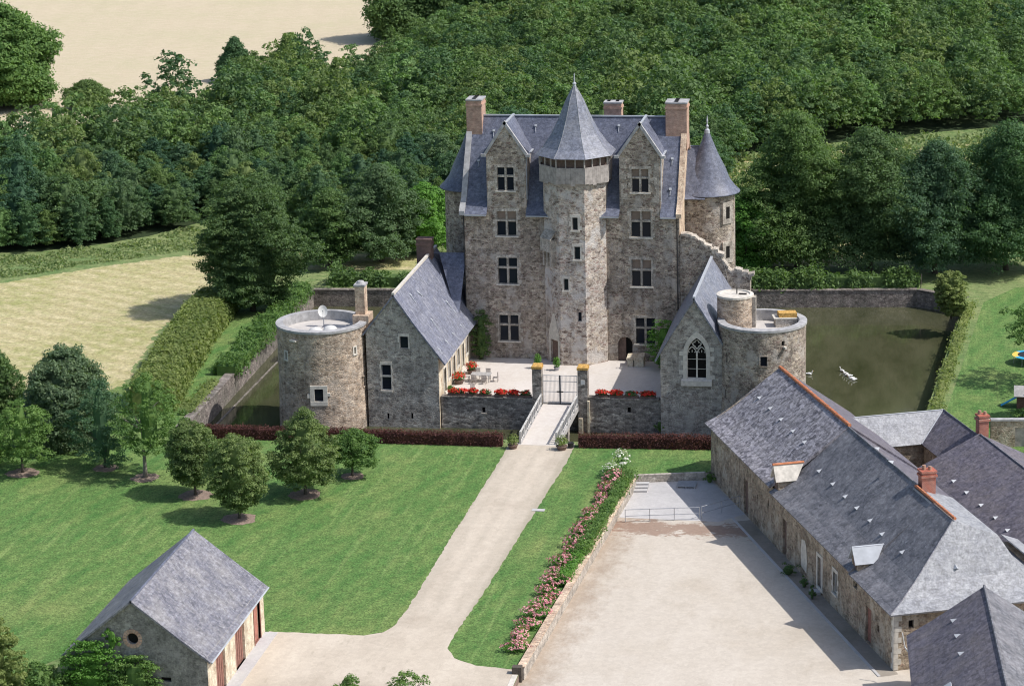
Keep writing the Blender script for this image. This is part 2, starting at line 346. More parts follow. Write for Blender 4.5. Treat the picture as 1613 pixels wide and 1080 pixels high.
def gravel(name, a, b, stain, amt, tracks=None, dirt=None):
    t = NT(name); co = t.coord(); n1 = t.noise(t.coord((1, .35, 1)), .35, 8, .7); n2 = t.noise(co, 9, 4, .8); n3 = t.noise(co, .12, 4, .6)
    c = t.mix(t.ramp(n1, [(.3, 0), (.7, 1)]), a, b)
    c = t.mix(t.math('MULTIPLY', t.ramp(n3, [(.5, 0), (.7, 1)]), amt), c, stain)
    sx = t.n('SeparateXYZ'); t.l(co, sx.inputs[0]); X, Y = sx.outputs[0], sx.outputs[1]
    if tracks:      # darker grit between and beside the two wheel lines of the straight drive
        xc = t.math('ADD', X, t.math('MULTIPLY', t.math('ADD', Y, 12.0), -.032)); wob = t.math('MULTIPLY', t.noise(t.coord((.4, .12, 1)), 1.0, 3), .9)
        on = t.ramp(t.math('MULTIPLY', t.math('ADD', Y, 58.0), .2), [(0, 0), (1, 1)])
        d = t.math('ABSOLUTE', t.math('SUBTRACT', t.math('ABSOLUTE', t.math('ADD', xc, t.math('SUBTRACT', wob, .45))), .85))
        c = t.mix(t.math('MULTIPLY', t.math('MULTIPLY', t.ramp(d, [(.25, 0), (.8, 1)]), on), .38), c, tracks)
        g = t.noise(t.coord((1, .3, 1)), 1.3, 6, .75); c = t.mix(t.math('MULTIPLY', t.ramp(g, [(.56, 0), (.68, 1)]), .4), c, (.33, .285, .22))
        e = t.math('SUBTRACT', t.math('ABSOLUTE', xc), 2.45); c = t.mix(t.math('MULTIPLY', t.math('MULTIPLY', t.ramp(t.math('ADD', e, t.math('MULTIPLY', g, .5)), [(.2, 0), (.65, 1)]), on), .5), c, (.30, .27, .20))
    if dirt:
        w1 = t.math('SUBTRACT', t.math('SUBTRACT', X, 7.6), t.math('MULTIPLY', t.math('ADD', Y, 64.4), .0535)); g = t.noise(t.coord((1, .5, 1)), .9, 6, .75)
        k = t.math('ADD', t.math('MULTIPLY', w1, -.16), t.math('MULTIPLY', g, 1.5)); c = t.mix(t.math('MULTIPLY', t.ramp(k, [(.25, 0), (.75, 1)]), .6), c, dirt)
        w2 = t.math('ADD', Y, 30.8); k2 = t.math('ADD', t.math('MULTIPLY', t.math('ABSOLUTE', w2), -.20), t.math('MULTIPLY', t.noise(t.coord((.45, .9, 1)), .9, 6, .8), 2.45)); c = t.mix(t.math('MULTIPLY', t.ramp(k2, [(.9, 0), (1.0, 1)]), .75), c, (.24, .145, .10))
        g3 = t.noise(t.coord((.8, .25, 1), (0, 0, .35)), .55, 7, .7); c = t.mix(t.math('MULTIPLY', t.ramp(g3, [(.54, 0), (.70, 1)]), .4), c, (.40, .345, .275))
    v = t.n('TexVoronoi'); v.inputs['Scale'].default_value = 3.0; t.l(co, v.inputs['Vector']); sp = t.n('SeparateColor'); t.l(v.outputs['Color'], sp.inputs[0])
    c = t.mix(.12, c, t.ramp(sp.outputs[0], [(0, .3), (1, .7)]), 'OVERLAY')
    c = t.mix(.3, c, t.ramp(n2, [(.25, .3), (.75, .7)]), 'OVERLAY'); t.bump(n2, .25, .02); return t.done(c, .95)
M['gravel'] = gravel('pale gravel', (.47, .405, .325), (.575, .505, .415), (.40, .34, .27), .8, tracks=(.40, .35, .28))
M['yard'] = gravel('yard sand', (.485, .43, .36), (.545, .49, .42), (.42, .36, .285), .6, dirt=(.27, .195, .135))
M['court'] = gravel('courtyard gravel', (.54, .49, .44), (.62, .575, .53), (.52, .46, .38), .5)
M['footearth'] = gravel('damp earth at the wall foot', (.24, .21, .175), (.34, .30, .25), (.16, .15, .11), .8)
M['concrete'] = gravel('grey concrete', (.43, .415, .41), (.50, .485, .475), (.36, .34, .33), .5)
def field(name, lo, hi, green, gamt, ang, per, rows, wob=2.5):
    t = NT(name); co = t.coord(); sx = t.n('SeparateXYZ'); t.l(co, sx.inputs[0])
    a = t.math('ADD', t.math('MULTIPLY', sx.outputs[0], cos(ang)), t.math('MULTIPLY', sx.outputs[1], sin(ang)))
    wn = t.noise(co, .25, 4, .7)
    st = t.math('SINE', t.math('ADD', t.math('MULTIPLY', a, 2*pi/per), t.math('MULTIPLY', wn, wob)))
    n1 = t.noise(t.coord((.45, 1, 1), (0, 0, -ang)), .9, 8, .75); n2 = t.noise(co, 2.2, 5, .8)
    k = t.math('ADD', t.math('MULTIPLY', t.math('ADD', st, 1), rows*.5), t.math('MULTIPLY', t.ramp(n1, [(.3, 0), (.7, 1)]), 1-rows))
    c = t.mix(k, lo, hi); big = t.noise(co, .06, 6, .7); fine = t.noise(co, .7, 5, .7)
    g2 = t.math('MULTIPLY', t.ramp(t.mix(.5, big, fine), [(.46, 0), (.6, 1)]), gamt); c = t.mix(g2, c, green)
    c = t.mix(.75 if rows > .05 and rows != .12 else .15, c, t.ramp(n2, [(.3, .22), (.7, .8)]), 'OVERLAY'); n4 = t.noise(t.coord((.6, 1.6, 1), (0, 0, -ang)), 1.1, 4, .7)
    c = t.mix(t.math('MULTIPLY', t.ramp(n4, [(.58, 0), (.68, 1)]), .45 if rows > .2 else .1), c, (.20, .18, .09)); t.bump(n2, .8, .12); return t.done(c, .95)
M['hay'] = field('cut hay field', (.33, .285, .135), (.56, .49, .30), (.26, .28, .09), .75, radians(62), 2.6, .3, 1.2)
M['wheat'] = field('ripe wheat field', (.47, .395, .275), (.56, .475, .34), (.40, .39, .22), .35, radians(10), 6.0, .12)
M['rough'] = field('rough grass', (.10, .17, .05), (.27, .29, .13), (.06, .14, .035), .6, 0.3, 5.0, .1)
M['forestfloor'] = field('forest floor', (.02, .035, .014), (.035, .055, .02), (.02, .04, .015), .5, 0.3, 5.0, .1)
def water():
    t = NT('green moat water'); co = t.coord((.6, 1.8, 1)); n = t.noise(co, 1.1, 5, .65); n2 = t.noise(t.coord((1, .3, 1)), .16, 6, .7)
    c = t.mix(t.ramp(n2, [(.38, 0), (.62, 1)]), (.040, .045, .020), (.086, .086, .048)); t.bump(n, .10, .05)  # paler stretched streaks painted into the base colour in place of reflections
    t.b.inputs['IOR'].default_value = 1.55; t.b.inputs['Specular IOR Level'].default_value = .5
    return t.done(c, .05)
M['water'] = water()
# ------------------------------------------------------------------ ground
MOAT = [(-34.9, -9.4), (20, -9.4), (34.6, -8.8), (35.1, 5), (38.4, 47.5), (33, 51.0), (14.5, 49.0), (-36.3, 45.2)]
YARD = [(9.75, -18.6), (16.3, -17.0), (28, -13.5), (37, -12.0), (75, -9.0), (80, -110), (6.95, -110), (7.35, -64.3)]
def sheet(name, loops, z, mat, jag=0.0):
    if jag:
        rj = random.Random(7); L0 = []
        for l in loops:
            q = []
            for a, b in zip(l, l[1:]+l[:1]):
                n = max(int(hypot(b[0]-a[0], b[1]-a[1])/.45), 1) if hypot(b[0]-a[0], b[1]-a[1]) < 60 else 1
                for i in range(n): q.append((a[0]+(b[0]-a[0])*i/n+rj.uniform(-jag, jag), a[1]+(b[1]-a[1])*i/n+rj.uniform(-jag, jag)))
            L0.append(q)
        loops = L0
    mb = MB(); L = [[Vector((p[0], p[1], 0)) for p in l] for l in loops]; flat = [p for l in L for p in l]
    mb.v = [(p.x, p.y, z) for p in flat]
    for t in tessellate_polygon(L):
        a, b, c = [flat[i] for i in t]; mb.f.append(tuple(t) if (b-a).cross(c-a).z > 0 else tuple(t)[::-1])
    return struct(name, mb, mat)
BIG = [(-3000, -600), (3000, -600), (3000, 5000), (-3000, 5000)]
sheet('ground', [BIG, MOAT, YARD], 0.0, M['rough'])
sheet('yard', [YARD], -0.6, M['yard'])
mb = MB()
for l in (YARD, ):
    for i in range(len(l)):
        a, b = l[i], l[(i+1) % len(l)]; mb.face([(a[0], a[1], -.6), (b[0], b[1], -.6), (b[0], b[1], 0), (a[0], a[1], 0)])
struct('yard_bank', mb, M['soil'])
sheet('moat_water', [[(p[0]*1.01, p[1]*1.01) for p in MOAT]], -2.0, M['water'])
mb = MB(); mb.face([(-45, -20, -3.2), (50, -20, -3.2), (50, 60, -3.2), (-45, 60, -3.2)]); struct('moat_bed', mb, M['soil'])
def px(l, z=0.0): return [tuple(gz(x, y, z)[:2]) for x, y in l]
# mown lawns
sheet('lawn_left', [[(-3.05, -12.2), (-3.1, -20), (-3.35, -35), (-3.4, -47), (-3.5, -53.3), (-3.7, -56.5), (-4.3, -58.1), (-5.6, -58.85), (-13.0, -58.9), (-24, -59.4), (-31, -74), (-90, -74), (-95, 5), (-40, 5), (-35.2, -10.2), (-20, -10.2), (-12, -10.2)]], .008, M['lawn'])
sheet('lawn_strip', [[(3.1, -10.4), (3.1, -16), (2.2, -38), (1.7, -50), (1.2, -58), (1.25, -60.6), (2.1, -62.4), (4.0, -63.6), (7.3, -64.0), (9.7, -18.65), (16.2, -17.05), (16.4, -10.2)]], .008, M['lawn'])
sheet('lawn_right', [[(37.0, 5), (40.4, 46), (44, 53), (80, 62), (95, 20), (85, -5), (48, -8), (36.6, -9.5)]], .008, M['lawn'])
sheet('grass_strip', [[(-36.9, 1), (-38.3, 44.5), (-44.5, 50), (-41.5, 10), (-39.0, -2)]], .014, M['lawn'])
# drive
sheet('driveway', [[(-3.05, -10.2), (3.1, -10.2), (3.1, -16), (2.2, -38), (1.7, -50), (1.2, -58), (1.25, -60.6), (2.1, -62.4), (4.0, -63.6), (7.3, -64.05), (6.9, -110), (-13, -110), (-13.0, -58.9), (-5.6, -58.85), (-4.3, -58.1), (-3.7, -56.5), (-3.5, -53.3), (-3.4, -47), (-3.35, -35), (-3.1, -20)]], .016, M['gravel'], .07)
# fields
sheet('hay_field', [[tuple(p) for p in px([(-60, 700), (196, 606), (250, 520), (330, 455), (345, 418), (338, 396), (150, 422), (0, 446), (-120, 462), (-260, 560)])]], .012, M['hay'], .35)
sheet('wheat_field', [[tuple(p) for p in px([(-400, 250), (60, 235), (200, 215), (370, 150), (590, 100), (700, 40), (760, -60), (-700, -60)])]], .012, M['wheat'])
sheet('hay_meadow', [[tuple(p) for p in px([(470, 425), (740, 425), (750, 404), (470, 398)])]], .012, M['hay'])
sheet('clearing', [[tuple(p) for p in px([(1130, 262), (1200, 246), (1700, 214), (1900, 235), (1900, 275), (1600, 262), (1440, 275), (1350, 420), (1200, 420), (1100, 300)])]], .012, M['hay'])
# island and courtyard
isl = [(-20, .5), (18.5, .5), (18.5, 17.2), (13, 30), (-14, 30), (-20, 20)]
mb = MB(); mb.slab([(x, y, .66) for x, y in isl], 3.2); struct('island', mb, M['curtain'])
sheet('courtyard', [[(-12, .6), (10.5, .6), (10.5, 16.2), (-12, 16.2)]], .70, M['court'])
# moat revetments
def wall_line(name, pts, z0, z1, th, mat, label, cat, side=1, cop=None):
    mb = MB()
    r = random.Random(len(pts)+int(z1*10))
    for i in range(len(pts)-1):
        a, b = Vector((*pts[i], 0)), Vector((*pts[i+1], 0)); d = (b-a); L = d.length; d.normalize(); n = Vector((-d.y, d.x, 0))*side*th
        k = max(int(L/1.5), 1)
        for j in range(k):
            dz = r.uniform(-.05, .05); q = a+d*(L*j/k); mb.obox((q.x, q.y, z0), d*(L/k), n, (0, 0, z1-z0+dz))
    if cop is None: return solo(name, mb, mat, label, cat)
    t = thing(name, label, cat, (pts[0][0], pts[0][1], z0)); part('wall_face', mb, mat, t)
    mb = MB()
    for i in range(len(pts)-1):
        a, b = Vector((*pts[i], 0)), Vector((*pts[i+1], 0)); d = (b-a); L = d.length; d.normalize(); n = Vector((-d.y, d.x, 0))*side
        mb.obox(a-n*.05+Vector((0, 0, z1+.055)), d*L, n*(th+.1), (0, 0, .13))
    part('coping', mb, cop, t); return t
wall_line('moat_wall', [MOAT[0], MOAT[7]], -3, .12, .9, M['bank'], 'long stone moat wall running away on the left, under the ivy hedge', 'moat wall', 1, M['bank'])
wall_line('moat_wall', [MOAT[7], MOAT[6], MOAT[5]], -3, -.12, .7, M['bank'], 'dark far wall of the moat behind the castle', 'moat wall', 1, M['bank'])
wall_line('moat_wall', [MOAT[5], MOAT[4]], -3, -.12, .7, M['bank'], 'short far corner of the moat wall beside the round willow bush', 'moat wall', 1, M['bank'])
wall_line('moat_wall', [MOAT[4], MOAT[3], MOAT[2]], -3, -.35, .6, M['bank'], 'low overgrown moat edge along the right-hand lawn', 'moat wall', 1)
wall_line('moat_wall', [MOAT[2], MOAT[1], MOAT[0]], -3, -.02, .6, M['bank'], 'near wall of the moat hidden behind the purple hedges', 'moat wall', 1)
mb = MB(); mb.box((-34.4, -8, -3), (-34.2, 44, -1.94)); solo('stone_ledge', mb, M['bank'], 'thin pale ledge at the water line of the left moat wall', 'ledge')
# ------------------------------------------------------------------ windows
Z = Vector((0, 0, 1))
def frame_bars(mb, O, U, N, x0, x1, z0, z1, t, off, dep):
    """rectangular frame in the plane O+U*x+Z*z, front at off along N, dep deep"""
    O, U, N = Vector([float(c) for c in O]), Vector(U), Vector(N)
    def b(a0, a1, b0, b1): mb.obox(O+U*a0+Z*b0+N*off, U*(a1-a0), -N*dep, Z*(b1-b0))
    b(x0, x1, z0, z0+t); b(x0, x1, z1-t, z1); b(x0, x0+t, z0+t, z1-t); b(x1-t, x1, z0+t, z1-t)
def window(par, O, U, N, x0, x1, z0, z1, cross=True, sur=.32, mat='ashlar', pane='glass', bar='ashlar', tz=.62, blind=False, sill='tuffeau'):
    """opening x0..x1,z0..z1 : stone surround with toothed quoins, mullion cross, panes set back"""
    Ov, Uv, Nv = Vector([float(c) for c in O]), Vector(U), Vector(N)
    fr = MB(); r = random.Random(int(abs(x0)*31+z0*17+abs(Ov.x)*7))
    def b(a0, a1, b0, b1, off=.03, dep=.3): fr.obox(Ov+Uv*a0+Z*b0+Nv*off, Uv*(a1-a0), -Nv*dep, Z*(b1-b0))
    if sur > 0:
        n = max(int((z1-z0)/.42), 2); h = (z1-z0)/n
        for i in range(n):
            for s in (-1, 1):
                wd = sur*(1.25 if (i+(s > 0)) % 2 else .6)*r.uniform(.85, 1.15)
                xa = x0 if s < 0 else x1
                b(min(xa, xa+s*wd), max(xa, xa+s*wd), z0+i*h+.004, z0+(i+1)*h-.004, .03+.006*(i % 2))
        b(x0-sur*.9, x1+sur*.9, z1+.004, z1+.3, .04)
    w_ = part('window', fr, M[mat], par) if sur > 0 else None
    bars = MB(); t = .11
    if cross:
        xm = (x0+x1)/2; zm = z0+(z1-z0)*tz
        bars.obox(Ov+Uv*(xm-t*.75)+Z*z0-Nv*.04, Uv*t*1.5, -Nv*.22, Z*(z1-z0)); bars.obox(Ov+Uv*x0+Z*(zm-t*.75)-Nv*.037, Uv*(x1-x0), -Nv*.2, Z*t*1.5)
        frame_bars(bars, O, U, N, x0, xm-t*.75, z0, zm-t*.75, .045, -.16, .05); frame_bars(bars, O, U, N, xm+t*.75, x1, z0, zm-t*.75, .045, -.16, .05)
        frame_bars(bars, O, U, N, x0, xm-t*.75, zm+t*.75, z1, .045, -.16, .05); frame_bars(bars, O, U, N, xm+t*.75, x1, zm+t*.75, z1, .045, -.16, .05)
    else:
        frame_bars(bars, O, U, N, x0, x1, z0, z1, .05, -.14, .06)
    base = w_ or par
    if w_ is None:
        w_ = part('window', bars, M[bar], par)
    else: part('mullion', bars, M[bar], w_)
    pb = MB(); zt = z0+(z1-z0)*tz
    if blind:
        pb.face([Ov+Uv*x0+Z*zt-Nv*.2, Ov+Uv*x1+Z*zt-Nv*.2, Ov+Uv*x1+Z*z1-Nv*.2, Ov+Uv*x0+Z*z1-Nv*.2]); part('blind', pb, M['blind'], w_); pb = MB()
        pb.face([Ov+Uv*x0+Z*z0-Nv*.2, Ov+Uv*x1+Z*z0-Nv*.2, Ov+Uv*x1+Z*zt-Nv*.2, Ov+Uv*x0+Z*zt-Nv*.2])
    else: pb.face([Ov+Uv*x0+Z*z0-Nv*.2, Ov+Uv*x1+Z*z0-Nv*.2, Ov+Uv*x1+Z*z1-Nv*.2, Ov+Uv*x0+Z*z1-Nv*.2])
    part('pane', pb, M[pane], w_)
    if sill:
        sb = MB(); sb.obox(Ov+Uv*(x0-sur*.5-.06)+Z*(z0-.16)+Nv*.12, Uv*(x1-x0+sur+.12), -Nv*.3, Z*.15); part('sill', sb, M[sill], w_)
    return w_
FU, FN = (1, 0, 0), (0, -1, 0)
YF = 16.0
# ------------------------------------------------------------------ main house
XL, XR, YB, ZE, ZR, YR = -12.3, 9.9, 27.0, 16.2, 25.05, 21.5
ch = thing('castle', 'tall stone castle with steep blue slate roof, two dormers and octagonal stair tower', 'castle', (-1, 16, .7))
cols_w = {-7.8: [(2.55, 5.3, 2.0), (8.6, 11.35, 2.0), (13.65, 16.2, 2.0)], 6.0: [(2.55, 5.3, 2.0), (8.6, 11.4, 2.0), (13.75, 16.4, 2.0)]}
holes = []
for cx, lst in cols_w.items():
    for i, (za, zb, wd) in enumerate(lst):
        x = cx+(.35 if cx > 0 and i == 0 else 0); holes.append(rect(x-wd/2, x+wd/2, za, zb))
dorm = [(-9.75, -5.7, -7.78), (3.85, 8.0, 5.95)]
DZ, DA = 22.0, 25.1
outl = [(XL, -2.5), (XR, -2.5), (XR, ZE), (8.0, ZE), (8.0, DZ), (5.95, DA), (3.85, DZ), (3.85, ZE), (-5.7, ZE), (-5.7, DZ), (-7.78, DA), (-9.75, DZ), (-9.75, ZE), (XL, ZE)]
for cx in (-7.8, 5.95): holes.append(rect(cx-.85, cx+.85, 18.35, 20.75))
arch = [(3.5, .7), (5.0, .7), (5.0, 2.5)]+[(4.25+.75*cos(a), 2.5+.75*sin(a)) for a in [pi*k/8 for k in range(1, 8)]]+[(3.5, 2.5)]
holes.append(arch)
mb = MB(); mb.panel((0, YF, 0), FU, FN, outl, holes, .4)
for a, b, c in dorm:      # dormer cheeks
    mb.face([(a, YF, ZE), (a, YF+4, ZE), (a, YF+4, DZ), (a, YF, DZ)]); mb.face([(b, YF, ZE), (b, YF, DZ), (b, YF+4, DZ), (b, YF+4, ZE)])
mb.face([(XL, YF, -2.5), (XL, YF, ZE), (XL, YR, ZR+.2), (XL, YB, ZE), (XL, YB, -2.5)])
mb.face([(XL, YB, -2.5), (XL, YB, ZE), (XR, YB, ZE), (XR, YB, -2.5)])
part('facade', mb, M['stone'], ch)
mb = MB(); mb.face([(XR, YF, -2.5), (XR, YB, -2.5), (XR, YB, ZE), (XR, YR, ZR+.2), (XR, YF, ZE)]); part('gable_wall', mb, M['gable'], ch, 'stone end gable with sunlight put into its colour')
for cx, lst in cols_w.items():
    for i, (za, zb, wd) in enumerate(lst):
        x = cx+(.35 if cx > 0 and i == 0 else 0)
        window(ch, (0, YF, 0), FU, FN, x-wd/2, x+wd/2, za, zb, blind=(i == 2 or (i == 1 and cx > 0)), mat='ashlar')
for cx in (-7.8, 5.95): window(ch, (0, YF, 0), FU, FN, cx-.85, cx+.85, 18.35, 20.75, mat='ashlar', blind=cx > 0)
# arched cellar door, half open
mb = MB(); mb.panel((0, YF+.3, 0), FU, FN, [(3.5, .7), (4.3, .7), (4.3, 3.2), (4.25, 3.25)]+[(4.25+.75*cos(a), 2.5+.75*sin(a)) for a in [pi*k/8 for k in range(5, 8)]]+[(3.5, 2.5)], (), .1)
part('door', mb, M['door'], ch)
mb = MB(); mb.box((3.3, YF+.5, .6), (5.2, YF+.6, 3.4)); part('doorway', mb, M['dark'], ch)
# roof with bell-cast eaves, run through both faces
prof = [(-.75, 16.0), (.65, 17.15), (5.5, ZR)]
mb = MB()
def rseg(xa, xb, p0, p1, front=True):
    s = 1 if front else -1; y = (lambda v: YF+v) if front else (lambda v: YB-v)
    mb.slab([(xa, y(p0[0]), p0[1]), (xb, y(p0[0]), p0[1]), (xb, y(p1[0]), p1[1]), (xa, y(p1[0]), p1[1])], .14)
def zat(v):
    for (a, za), (b, zb) in zip(prof, prof[1:]):
        if v <= b: return za+(zb-za)*(v-a)/(b-a)
    return prof[-1][1]
segs = [(XL+.25, -9.75), (-5.7, 3.85), (8.0, XR-.25)]
for a, b in segs:
    rseg(a, b, prof[0], prof[1]); rseg(a, b, prof[1], prof[2])
def vz(z): return .65+(z-17.15)/(ZR-17.15)*4.85
for a, b, c in dorm:       # roof behind each dormer
    v0 = vz(DZ); mb.slab([(a, YF+v0, DZ), (b, YF+v0, DZ), (b, YF+5.5, ZR), (a, YF+5.5, ZR)], .14)
for i in (0, 1): rseg(XL+.25, XR-.25, prof[i], prof[i+1], False)
part('roof', mb, M['slate'], ch)
mb = MB(); mb.box((XL+.2, YR-.12, ZR-.02), (XR-.2, YR+.12, ZR+.12)); part('ridge', mb, M['zinc'], ch)
for a, b, c in dorm:
    mb = MB(); yb = YF+vz(DZ); ya = YF+5.4
    mb.slab([(c, YF+.25, DA+.1), (c, ya, DA+.1), (a-.12, yb, DZ-.1), (a-.12, YF+.25, DZ-.1)], .12); mb.slab([(c, YF+.25, DA+.1), (b+.12, YF+.25, DZ-.1), (b+.12, yb, DZ-.1), (c, ya, DA+.1)], .12)
    d = part('dormer_roof', mb, M['slate'], ch)
    mb = MB()
    for x in (a, b):
        s = 1 if x > c else -1
        mb.slab([(c, YF-.1, DA+.42), (c, YF+.26, DA+.42), (x+s*.25, YF+.26, DZ+.12), (x+s*.25, YF-.1, DZ+.12)], .28)
        mb.box((min(x+s*.05, x+s*.5), YF-.25, DZ-.15), (max(x+s*.05, x+s*.5), YF+.25, DZ+.13))
    part('dormer_coping', mb, M['coping'], ch)
    mb = MB(); mb.box((c-.1, YF+.28, DA+.07), (c+.1, ya, DA+.2)); mb.slab([(b+.02, YF+.3, DZ-.02), (b+.24, YF+.3, DZ-.02), (b+.24, yb+.2, DZ+.0), (b+.02, yb+.2, DZ+.0)], .1)
    mb.box((b+.005, YF+.1, ZE+1.2), (b+.09, YF+.35, DZ)); part('flashing', mb, M['zinc'], d)
    # quoins up the dormer edges
    rq = random.Random(int(c*10))
    for x, s in ((a, 1), (b, -1)):
        mb = MB(); z0 = 17.3; x0, x1 = sorted((x+s*.13, x+s*.2)); mb.box((x0, YF+.02, 17.3), (x1, YF+.08, DZ))
        while z0 < DZ-.5:
            hq = rq.uniform(.25, .6)
            if rq.random() < .75: wd = rq.uniform(.25, .75); x0, x1 = sorted((x+s*.12, x+s*(.12+wd))); mb.box((x0, YF-.012, z0+.01), (x1, YF+.1, z0+hq))
            z0 += hq
        part('quoins', mb, M['ashlar'], ch)
# gable copings
for x in (XL, XR):
    mb = MB(); s = -1 if x < 0 else 1
    for f in (1, -1):
        y = (lambda v: YF+v) if f > 0 else (lambda v: YB-v)
        for (a, za), (b, zb) in zip(prof, prof[1:]):
            mb.slab([(x-.28, y(a), za+.32), (x+.28, y(a), za+.32), (x+.28, y(b), zb+.32), (x-.28, y(b), zb+.32)], .45, d=(0, 0, -1))
    part('gable_coping', mb, M['coping'] if s < 0 else M['gable'], ch)  # right-hand coping shares the end gable's painted sunlit tone
# chimneys
def chimney(par, x0, x1, y0, y1, z0, z1, mat, cap='coping', pots=3, lab=None, name='chimney', steps=True):
    mb = MB(); mb.box((x0, y0, z0), (x1, y1, z1)); mb.box((x0-.07, y0-.07, z1-.55), (x1+.07, y1+.07, z1-.35)); c = part(name, mb, M[mat], par, lab)
    mb = MB(); mb.box((x0-.06, y0-.06, z1), (x1+.06, y1+.06, z1+.14)); part('cap', mb, M[cap], c)
    if pots:
        mb = MB()
        for i in range(pots):
            f = (i+.5)/pots
            if x1-x0 > y1-y0: mb.box((x0+(x1-x0)*f-.16, (y0+y1)/2-.2, z1+.2), (x0+(x1-x0)*f+.16, (y0+y1)/2+.2, z1+.26))
            else: mb.box(((x0+x1)/2-.2, y0+(y1-y0)*f-.16, z1+.2), ((x0+x1)/2+.2, y0+(y1-y0)*f+.16, z1+.26))
        part('flue', mb, M['dark'], c)
    return c
chimney(ch, -12.55, -10.95, 20.4, 22.6, 21.8, 26.75, 'brick', lab='brick chimney on the left gable')
chimney(ch, 8.05, 10.2, 20.4, 22.6, 21.8, 26.6, 'brick', lab='brick chimney on the right gable')
chimney(ch, 1.2, 3.0, 24.2, 25.6, 20.0, 25.9, 'brick', pots=2, lab='small brick chimney just showing over the ridge')
# roof hooks (snow clips) on the slopes
for pxx, pyy in [(778, 208), (844, 200), (975, 200), (754, 255), (1059, 252), (1056, 300)]:
    nn = (0, -(ZR-17.15), 4.85); p = gpl(pxx, pyy, (0, YF+.65, 17.15), nn); mb = MB()
    mb.obox(p+np.array([-.12, -.05, .02]), (.24, 0, 0), (0, .12, .2), (0, -.1, .06)); mb.obox(p+np.array([-.03, -.35, -.45]), (.06, 0, 0), (0, .3, .48), (0, -.04, .03)); part('roof_hook', mb, M['zinc'], ch)
# drainpipe and lightning line
mb = MB(); mb.tube([(9.65, YF-.1, 15.8), (9.7, YF-.1, 8), (9.72, YF-.1, .7)], .07, 6); part('drainpipe', mb, M['iron'], ch)
mb = MB(); mb.tube([(XL+.06, YF-.08, 15.8), (XL+.06, YF-.08, 4)], .06, 6); part('drainpipe', mb, M['iron'], ch)
mb = MB(); pass
for xa_, xb_ in ((XL+.3, -9.8), (-5.65, 3.8), (8.05, XR-.3)): mb = MB(); mb.box((xa_, YF-.86, 15.84), (xb_, YF-.72, 15.95)); part('gutter', mb, M['zinc'], ch)
# ------------------------------------------------------------------ stair tower (octagon)
TX, TY, TR = -.72, 17.0, 3.42
def ov(k, r=TR): a = radians(22.5+45*k); return (TX+r*cos(a), TY+r*sin(a))
twin = {5: [(-.15, .45, 14.75, 16.1), (-.05, .52, 11.75, 13.3), (-1.35, -.95, 8.6, 10.0), (.35, .75, 4.6, 5.6)], 4: []}
mb = MB(); wins = []
for k in range(8):
    a, b = ov(k), ov(k+1); U = Vector((b[0]-a[0], b[1]-a[1], 0)); L = U.length; U.normalize(); N = Vector((U.y, -U.x, 0))
    hs = []
    if k == 5:
        sp = [(.05, .6, 14.85, 16.15), (.2, .8, 11.8, 13.15), (-.95, -.45, 8.6, 9.8), (.45, .85, 5.35, 6.35)]
        hs = [rect(L/2+q[0], L/2+q[1], q[2], q[3]) for q in sp]
        wins = [(a, U, N, L/2+q[0], L/2+q[1], q[2], q[3]) for q in sp]
    if k == 4:
        hs = [[(L-1.75, .7), (L-.55, .7), (L-.55, 3.1), (L-1.75, 3.1)]]
    mb.panel((a[0], a[1], 0), U, N, [(0, -1), (L, -1), (L, 19.8), (0, 19.8)], hs, .35)
st = part('stair_tower', mb, M['stair'], ch)
for (a, U, N, x0, x1, z0, z1), s in zip(wins, (.3, .26, .2, .0)): window(ch, (a[0], a[1], 0), U, N, x0, x1, z0, z1, cross=False, sur=s, mat='tuffeau', bar='oldwood', sill=None if s == 0 else 'tuffeau')
# door on the left front face, under a pale pointed panel
a, b = ov(4), ov(5); U = Vector((b[0]-a[0], b[1]-a[1], 0)); L = U.length; U.normalize(); N = Vector((U.y, -U.x, 0)); P0 = Vector((a[0], a[1], 0))
mb = MB(); x0, x1 = L-1.75, L-.55
mb.obox(P0+U*x0+Z*.7-N*.2, U*(x1-x0), -N*.06, Z*2.4); dd = part('door', mb, M['door'], ch)
mb = MB(); mb.panel(P0+N*.04, U, N, [(x0-.3, .7), (x0-.02, .7), (x0-.02, 3.15), (x1+.02, 3.15), (x1+.02, .7), (x1+.3, .7), (x1+.3, 3.6), ((x0+x1)/2+.1, 5.9), ((x0+x1)/2-.2, 5.9), (x0-.35, 3.9)], (), .1); part('door_surround', mb, M['tuffeau'], dd)
# corbelled latrine box on the left corner
mb = MB(); q = P0+U*.15+N*.002
mb.obox(q+Z*12.4, U*1.75, N*.62, Z*1.3)
for i in range(3): mb.slab([q+U*(.2+i*.6)+Z*12.4, q+U*(.45+i*.6)+Z*12.4, q+U*(.45+i*.6)+Z*10.9, q+U*(.2+i*.6)+Z*10.9], .5, d=N*1.0)
mb.slab([q+Z*13.75+N*.7, q+U*1.8+Z*13.75+N*.7, q+U*1.8+Z*14.6, q+Z*14.6], .15); part('latrine_turret', mb, M['ashlar'], ch)
